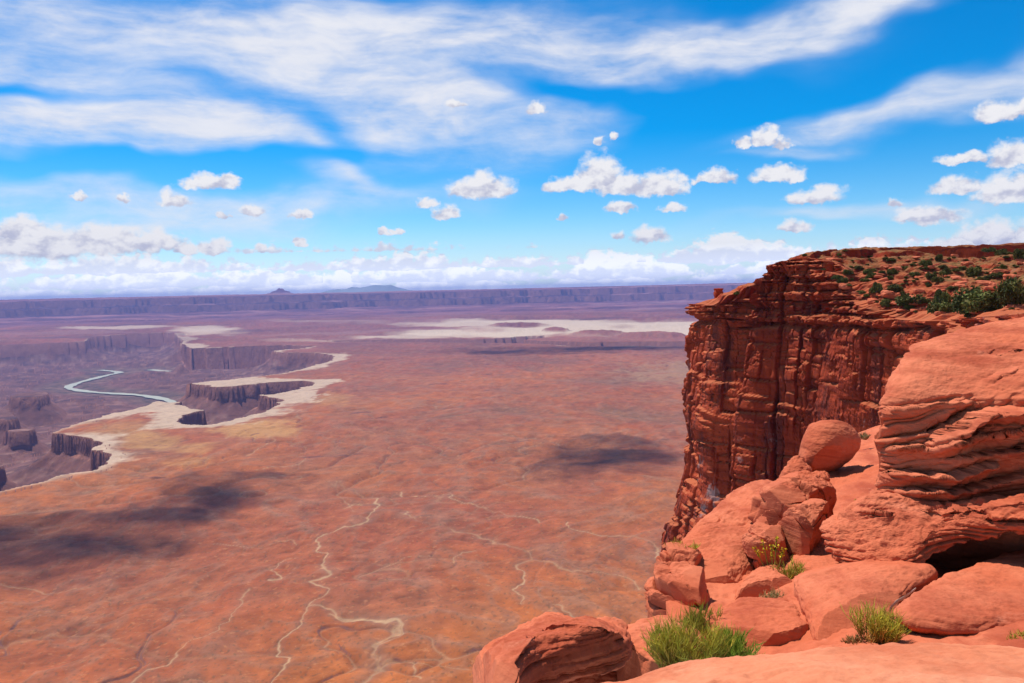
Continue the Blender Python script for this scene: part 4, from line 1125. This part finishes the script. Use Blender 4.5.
def stems(n, R, H, lean, thick, cols, seed, squash=1.0, sub=3, nseg=5):
    """a broom of thin upright stems with side twigs; colour runs from base to tip"""
    rg = np.random.default_rng(seed)
    Vs, Fs, Cs = [], [], []; k = 0
    clumps = rg.uniform(-.72, .72, (9, 2)) * R
    ch = rg.uniform(.6, 1.1, 9)
    def one(p0, d, L, w0, t0, c0):
        nonlocal k
        pts = []; p = p0.copy(); d = d.copy()
        for j in range(nseg + 1):
            pts.append(p.copy()); p = p + d * L / nseg
            d = d + np.array([0, 0, .09]) + rg.normal(0, .10, 3); d /= np.linalg.norm(d)
        for j, q in enumerate(pts):
            f = j / nseg; wdt = w0 * (1 - .75 * f)
            ax = np.array([-d[1], d[0], 0]); ax /= np.linalg.norm(ax) + 1e-6; ay = np.cross(d, ax)
            for a_ in (0, 2.09, 4.19): Vs.append(q + wdt * (ax * math.cos(a_) + ay * math.sin(a_)))
            tt_ = min(1, t0 + f * (1 - t0))
            cc = np.array([np.interp(tt_, [0, .55, 1], [cols[0][i], cols[1][i], cols[2][i]]) for i in range(3)]) * c0
            Cs.extend([cc] * 3)
        for j in range(nseg):
            for s in range(3):
                a0 = k + 3 * j + s; a1 = k + 3 * j + (s + 1) % 3
                Fs.append((a0, a1, a1 + 3, a0 + 3))
        k += 3 * (nseg + 1)
        return pts, d
    for i in range(n):
        q = rg.integers(0, 9); base = clumps[q] + rg.normal(0, .13 * R, 2)
        out = base / (R + 1e-6)
        d = np.array([out[0] * lean + rg.normal(0, .34), out[1] * lean + rg.normal(0, .34), 1.0]); d /= np.linalg.norm(d)
        L = H * (.7 + .3 * ch[q]) * rg.uniform(.55, 1.0) * max(.40, 1 - .42 * np.hypot(*out) ** 2)
        c0 = (np.array([.95, .8, 1.1]) if rg.random() < .14 else 1) * rg.uniform(.6, 1.3) * np.array([rg.uniform(.85, 1.2), 1, 1])
        pts, dd = one(np.array([base[0] * .85, base[1] * .7 * squash, -.03]), d, L, thick, 0, c0)
        for s in range(sub):
            j = rg.integers(1, nseg); d2 = dd + rg.normal(0, .55, 3); d2[2] = abs(d2[2]) + .35; d2 /= np.linalg.norm(d2)
            one(pts[j], d2, L * rg.uniform(.22, .42), thick * .8, j / nseg, c0)
    return np.array(Vs), np.array(Fs), np.array(Cs)


GREEN = ((.46, .22, .07), (.46, .32, .05), (.60, .56, .06))
YELL = ((.32, .20, .07), (.36, .34, .05), (.55, .50, .06))
DRY = ((.30, .20, .09), (.38, .30, .12), (.50, .42, .17))


def shrub(px, py, d, wpx, hpx, label, cols=GREEN, n=170, seed=1, name='shrub', cat='shrub', lean=1.15, thick=.0034, sub=9, woody=True, group=None):
    p = at(px, py, d); R = wpx / FPX * d * .5; H = hpx / FPX * d
    o = empty(name, p)
    V, F, Cc = stems(n, R, H, lean, thick, cols, seed, sub=sub)
    mesh_obj('foliage', V, F, M_plant, o, attrs={'Col': Cc})
    return tag(o, label, cat, group)


shrub(688, 664, 5.2, 82, 56, 'big green broom-like shrub at the edge of the pale ledge', n=300, seed=1)
shrub(733, 661, 5.3, 36, 42, 'dark green rounded clump growing against the right side of the big shrub', n=220, seed=2, cols=((.36, .18, .05), (.28, .33, .04), (.36, .47, .05)))
shrub(704, 634, 6.5, 52, 38, 'smaller yellow-green shrub just behind the big shrub', n=140, seed=3, cols=((.3, .15, .05), (.24, .27, .04), (.36, .40, .05)))
shrub(868, 638, 5.7, 44, 46, 'round green shrub in front of the dead stick', n=210, seed=4)
shrub(853, 642, 5.7, 18, 14, 'dry reddish tuft at the foot of the round green shrub', cols=((.25, .09, .04), (.34, .16, .06), (.40, .25, .08)), n=60, seed=5, woody=False)
shrub(787, 583, 7.8, 24, 31, 'yellow-green grass tuft below the flower stalks', cols=YELL, n=130, seed=6, name='grass_tuft', cat='grass tuft', woody=False, thick=.004)
shrub(772, 604, 7.2, 15, 22, 'small pale dry grass tuft on the rounded rock', cols=DRY, n=90, seed=7, name='grass_tuft', cat='grass tuft', woody=False)
shrub(683, 556, 8.4, 22, 24, 'small yellow bush on the flat-topped rock at the brink', cols=YELL, n=90, seed=8, woody=False, thick=.0045)
shrub(1024, 648, 5.4, 24, 24, 'yellow-green bush cut by the right edge of the photo', cols=YELL, n=110, seed=9)
shrub(863, 438, 15.5, 9, 9, 'tiny green tuft behind the round boulder', cols=DRY, n=50, seed=10, name='grass_tuft', cat='grass tuft', woody=False, thick=.006)
shrub(858, 503, 11.2, 9, 7, 'tiny green tuft left of the layered outcrop', cols=YELL, n=50, seed=12, name='grass_tuft', cat='grass tuft', woody=False, thick=.005)


def flower_stalks():
    o = empty('flower_stalk', at(772, 568, 8.1))
    rg = np.random.default_rng(5); Vf, Ff, Cf, kf = [], [], [], 0
    for (ox, oy, H, lx) in ((-.03, 0, .29, -.06), (.03, .02, .30, .02), (.0, -.02, .24, -.01), (.06, 0, .20, .05), (-.06, .01, .22, -.10)):
        Vs, Fs, Cs, k = [], [], [], 0
        for j in range(9):
            f = j / 8; q = np.array([ox + lx * f, oy, H * f - .02])
            for a_ in (0, 2.09, 4.19): Vs.append(q + .005 * np.array([math.cos(a_), math.sin(a_), 0])); Cs.append((.26, .32, .06))
            if j < 8:
                for s in range(3): Fs.append((k + s, k + (s + 1) % 3, k + 3 + (s + 1) % 3, k + 3 + s))
            k += 3
            if f > .6:
                for b_ in range(7):
                    c_ = q + rg.normal(0, .010, 3); e = rg.normal(0, .010, (4, 3))
                    Vf.extend(c_ + e); Ff.append((kf, kf + 1, kf + 2, kf + 3)); Cf.extend([(.75, .55, .03)] * 4); kf += 4
        mesh_obj('stem', np.array(Vs), np.array(Fs), M_plant, o, attrs={'Col': np.array(Cs)})
    mesh_obj('blossom', np.array(Vf), np.array(Ff), M_plant, o, attrs={'Col': np.array(Cf)})
    tag(o, 'thin upright stalks with yellow blossom before the blocky rocks', 'flower')


flower_stalks()


def dead_stick():
    dg = bpy.context.evaluated_depsgraph_get(); dg.update(); P = []
    for i, (px, py) in enumerate(((888, 613), (892, 608), (896, 604), (901, 600), (905, 597), (908, 593), (912, 590))):
        d = Vector(ray(px, py)).normalized(); h = SC.ray_cast(dg, d * .3, d)
        while h[0] and h[4].name.startswith('foliage'): h = SC.ray_cast(dg, h[1] + d * .003, d)
        P.append(np.array(h[1] + h[2] * .03 if h[0] else at(px, py, 6.2)))
    P = np.array(P); dm = np.sort(P[:, 1])[:3].mean(); P = P * (np.minimum(P[:, 1], dm + .22) / P[:, 1])[:, None]; P[1:-1] = (P[:-2] + P[1:-1] * 2 + P[2:]) / 4; P = P * .982 + np.array([0, 0, .012])      # clear of the stone it rests on
    P = catmull(P, 24, False)
    m, t, b = new_mat('bleached_wood')
    g = t.n.new('ShaderNodeNewGeometry'); n = t.noise(t.mapping(g.outputs['Position'], sc=(8, 8, 60)), 1, 4)
    t.l.new(t.mix(n, (.52, .42, .32), (.68, .58, .46)), b.inputs['Base Color'])
    ws = .017 * (1 - .6 * np.linspace(0, 1, 24)) * (1 + .15 * np.sin(np.arange(24) * 1.3))
    V = []
    for i, q in enumerate(P):
        for a_ in np.linspace(0, 2 * math.pi, 8, endpoint=False): V.append(q + ws[i] * np.array([math.cos(a_) * .7, 0, math.sin(a_)]) + ws[i] * .7 * np.array([0, math.cos(a_), 0]))
    V = np.array(V).reshape(24, 8, 3).transpose(1, 0, 2).reshape(-1, 3)
    o = mesh_obj('stick', V, grid_faces(8, 24, True), m)
    tag(o, 'bleached dead stick lying in the crack beside the round shrub', 'stick')


dead_stick()


def juniper_mesh(seed, dark=1.0):
    """a round shrub about 2 m wide built of many small leaf faces round several clumps"""
    rg = np.random.default_rng(seed)
    Vs, Fs, Cs = [], [], []; k = 0
    for q in range(14):
        an = rg.uniform(0, 2 * math.pi); rr = math.sqrt(rg.uniform(0, 1)) * .72
        c = np.array([math.cos(an) * rr, math.sin(an) * rr, rg.uniform(.25, 1.15) * (1 - .45 * rr)])
        s = rg.uniform(.26, .46); tone = rg.uniform(.6, 1.35) * dark
        n = 150
        d = rg.normal(size=(n, 3)); d /= np.linalg.norm(d, axis=1, keepdims=True)
        p = c + d * (s * rg.uniform(.45, 1.08, (n, 1))) * np.array([1, 1, .85]); p[:, 2] = np.maximum(p[:, 2], .03)
        for i in range(n):
            e = rg.normal(0, .062, (4, 3)); Vs.extend(p[i] + e); Fs.append((k, k + 1, k + 2, k + 3)); k += 4
            cc = np.array([.115, .118, .026]) * tone * rg.uniform(.7, 1.35) * np.array([rg.uniform(.8, 1.3), 1, 1]); Cs.extend([cc] * 4)
    return np.array(Vs), np.array(Fs), np.array(Cs)


def trunk_mesh(seed):
    rg = np.random.default_rng(seed); Vs, Fs = [], []; k = 0
    for q in range(5):
        an = rg.uniform(0, 2 * math.pi); e = np.array([math.cos(an) * .5, math.sin(an) * .5, .8])
        for j in range(4):
            f = j / 3; c = e * f * np.array([f, f, 1]) - np.array([0, 0, .1]); rr = .06 * (1 - .7 * f)
            for a_ in range(5): Vs.append(c + rr * np.array([math.cos(a_ * 1.257), math.sin(a_ * 1.257), 0]))
            if j < 3:
                for a_ in range(5): Fs.append((k + a_, k + (a_ + 1) % 5, k + 5 + (a_ + 1) % 5, k + 5 + a_))
            k += 5
    return np.array(Vs), np.array(Fs)


M_bark, t, b = new_mat('juniper_bark'); g = t.n.new('ShaderNodeNewGeometry')
t.l.new(t.mix(t.noise(g.outputs['Position'], 6, 4), (.14, .09, .06), (.26, .18, .12)), b.inputs['Base Color'])
PROTO = []
for sd in range(4):
    V, F, Cc = juniper_mesh(100 + sd, (.9, 1.25, .8, 1.1)[sd])
    r_ = empty('juniper_shrub', (0, 0, 0))
    fo = mesh_obj('foliage', V, F, M_plant, r_, smooth=False, attrs={'Col': Cc})
    V, F = trunk_mesh(sd); tk = mesh_obj('trunk', V, F, M_bark, r_)
    PROTO.append(r_)


def copy_tree(o):
    c = o.copy(); C.objects.link(c)
    for ch in o.children:
        d = ch.copy(); C.objects.link(d); d.parent = c
    return c


BIG = [(1012, 296, 34, 36, 'largest dark juniper at the right edge of the mesa slope'), (985, 303, 40, 26, 'low spreading juniper left of the largest juniper'), (967, 304, 34, 32, 'tall dark juniper right of the slope centre'),
       (940, 303, 24, 28, 'upright juniper alone near the middle of the mesa slope'), (912, 302, 28, 16, 'broad yellowish shrub low on the mesa slope'), (942, 308, 22, 12, 'grey-green shrub at the foot of the upright juniper'),
       (1021, 256, 16, 14, 'dark juniper on the skyline at the right edge'), (1003, 252, 16, 8, 'leftmost low juniper of the pair on the right skyline'), (988, 250, 14, 6, 'flat small shrub on the skyline left of the low juniper'),
       (973, 272, 13, 10, 'round green shrub high on the slope below the skyline pair'), (1002, 272, 14, 9, 'round green shrub high on the slope near the right edge'), (876, 288, 14, 13, 'dark shrub at the left end of the slope'),
       (896, 289, 16, 11, 'spreading shrub second from the left on the slope'), (886, 304, 12, 10, 'dark shrub on the ledge above the cliff'), (968, 315, 8, 5, 'small green shrub on the bare ledge above the outcrop'),
       (946, 272, 13, 10, 'green shrub mid-slope below the caprock'), (931, 276, 11, 9, 'small round shrub left of the mid-slope shrub'), (926, 264, 11, 10, 'dark shrub tucked under the caprock'),
       (939, 258, 8, 8, 'little dark shrub against the caprock'), (845, 250, 7, 3, 'tiny shrub alone on the headland skyline'), (891, 272, 10, 8, 'small shrub under the caprock at left'), (868, 272, 9, 6, 'small pale shrub at the left of the caprock'),
       (804, 252, 6, 3, 'tiny shrub on the headland skyline farthest left'), (737, 300, 7, 4, 'tiny shrub on the lower tip of the headland')]
for i, (px, py, wp, hp, lab) in enumerate(BIG):
    p = head_hit(px, py + hp * .3)
    if p is None: p = head_hit(px, py + 4) if head_hit(px, py + 4) is not None else head_hit(px, py + 10)
    if p is None: continue
    o = PROTO[i % 4] if i < 4 else copy_tree(PROTO[i % 4])
    o.location = p - np.array([0, 0, .1]); d = p[1]
    sx = wp / FPX * d / 1.9; sz = hp / FPX * d / 1.35
    o.scale = (sx, sx, sz); o.rotation_euler.z = random.uniform(0, 6.28)
    tag(o, lab, 'shrub', 'junipers and shrubs on the mesa slope')
rg = np.random.default_rng(77); cnt = 0
while cnt < 190:
    px, py = rg.uniform(822, 1024), rg.uniform(254, 312)
    if py > 262 + (px - 832) * .45 + 26: continue
    p = head_hit(px, py)
    if p is None: continue
    o = copy_tree(PROTO[cnt % 4]); s = rg.uniform(.14, .36) if rg.random() < .72 else rg.uniform(.42, .85)
    o.location = p - np.array([0, 0, .03]); o.scale = (s, s, s * rg.uniform(.5, .85)); o.rotation_euler.z = rg.uniform(0, 6.28)
    tag(o, 'tiny low scrub plant dotted among stones on the mesa slope', 'shrub', 'small scrub on the mesa slope'); cnt += 1

# loose stones and slabs on the mesa slope
SV, SF = ICO3
stone_me = []
for sd in range(3):
    V = SV.copy(); mx_ = np.abs(V).max(1, keepdims=True); V = V / mx_ ** .55
    V *= (1 + .25 * fbm3(V, 1.3, 3, .5, sd * 3.1))[:, None]; V[:, 2] *= .45
    o = mesh_obj('stone', V, SF, M_cliff, smooth=False); stone_me.append(o)
cnt = 0
m_ = M_rock
while cnt < 110:
    px, py = rg.uniform(826, 1024), rg.uniform(256, 314)
    if py > 270 + (px - 826) * .40 + 26: continue
    p = head_hit(px, py)
    if p is None: continue
    if cnt < 3: o = stone_me[cnt]; o.data.materials[0] = m_
    else: o = stone_me[cnt % 3].copy(); C.objects.link(o)
    s = rg.uniform(.25, .8) * (1.6 if rg.random() < .15 else 1)
    o.location = p; o.scale = (s, s * rg.uniform(.6, 1), s * rg.uniform(.5, 1)); o.rotation_euler = (rg.normal(0, .12), rg.normal(0, .12), rg.uniform(0, 6.28))
    tag(o, 'loose red stone lying among scrub on the mesa slope', 'stone', 'loose stones on the mesa slope'); cnt += 1

# squat pillar standing behind the headland tip
V, F = ICO4; V = V / np.abs(V).max(1, keepdims=True) ** .85
V = V * (1 + .12 * fbm3(V, 1.6, 3, .5, 2))[:, None] * np.array([.66, .66, 1.15]); V[:, :2] *= (1 + .10 * np.sign(np.sin(V[:, 2:3] * 6)))
o = mesh_obj('rock_pillar', V, F, M_cliff, smooth=False); o.location = at(718.5, 295.5, 136)
tag(o, 'squat square rock pillar standing up behind the headland tip', 'rock')
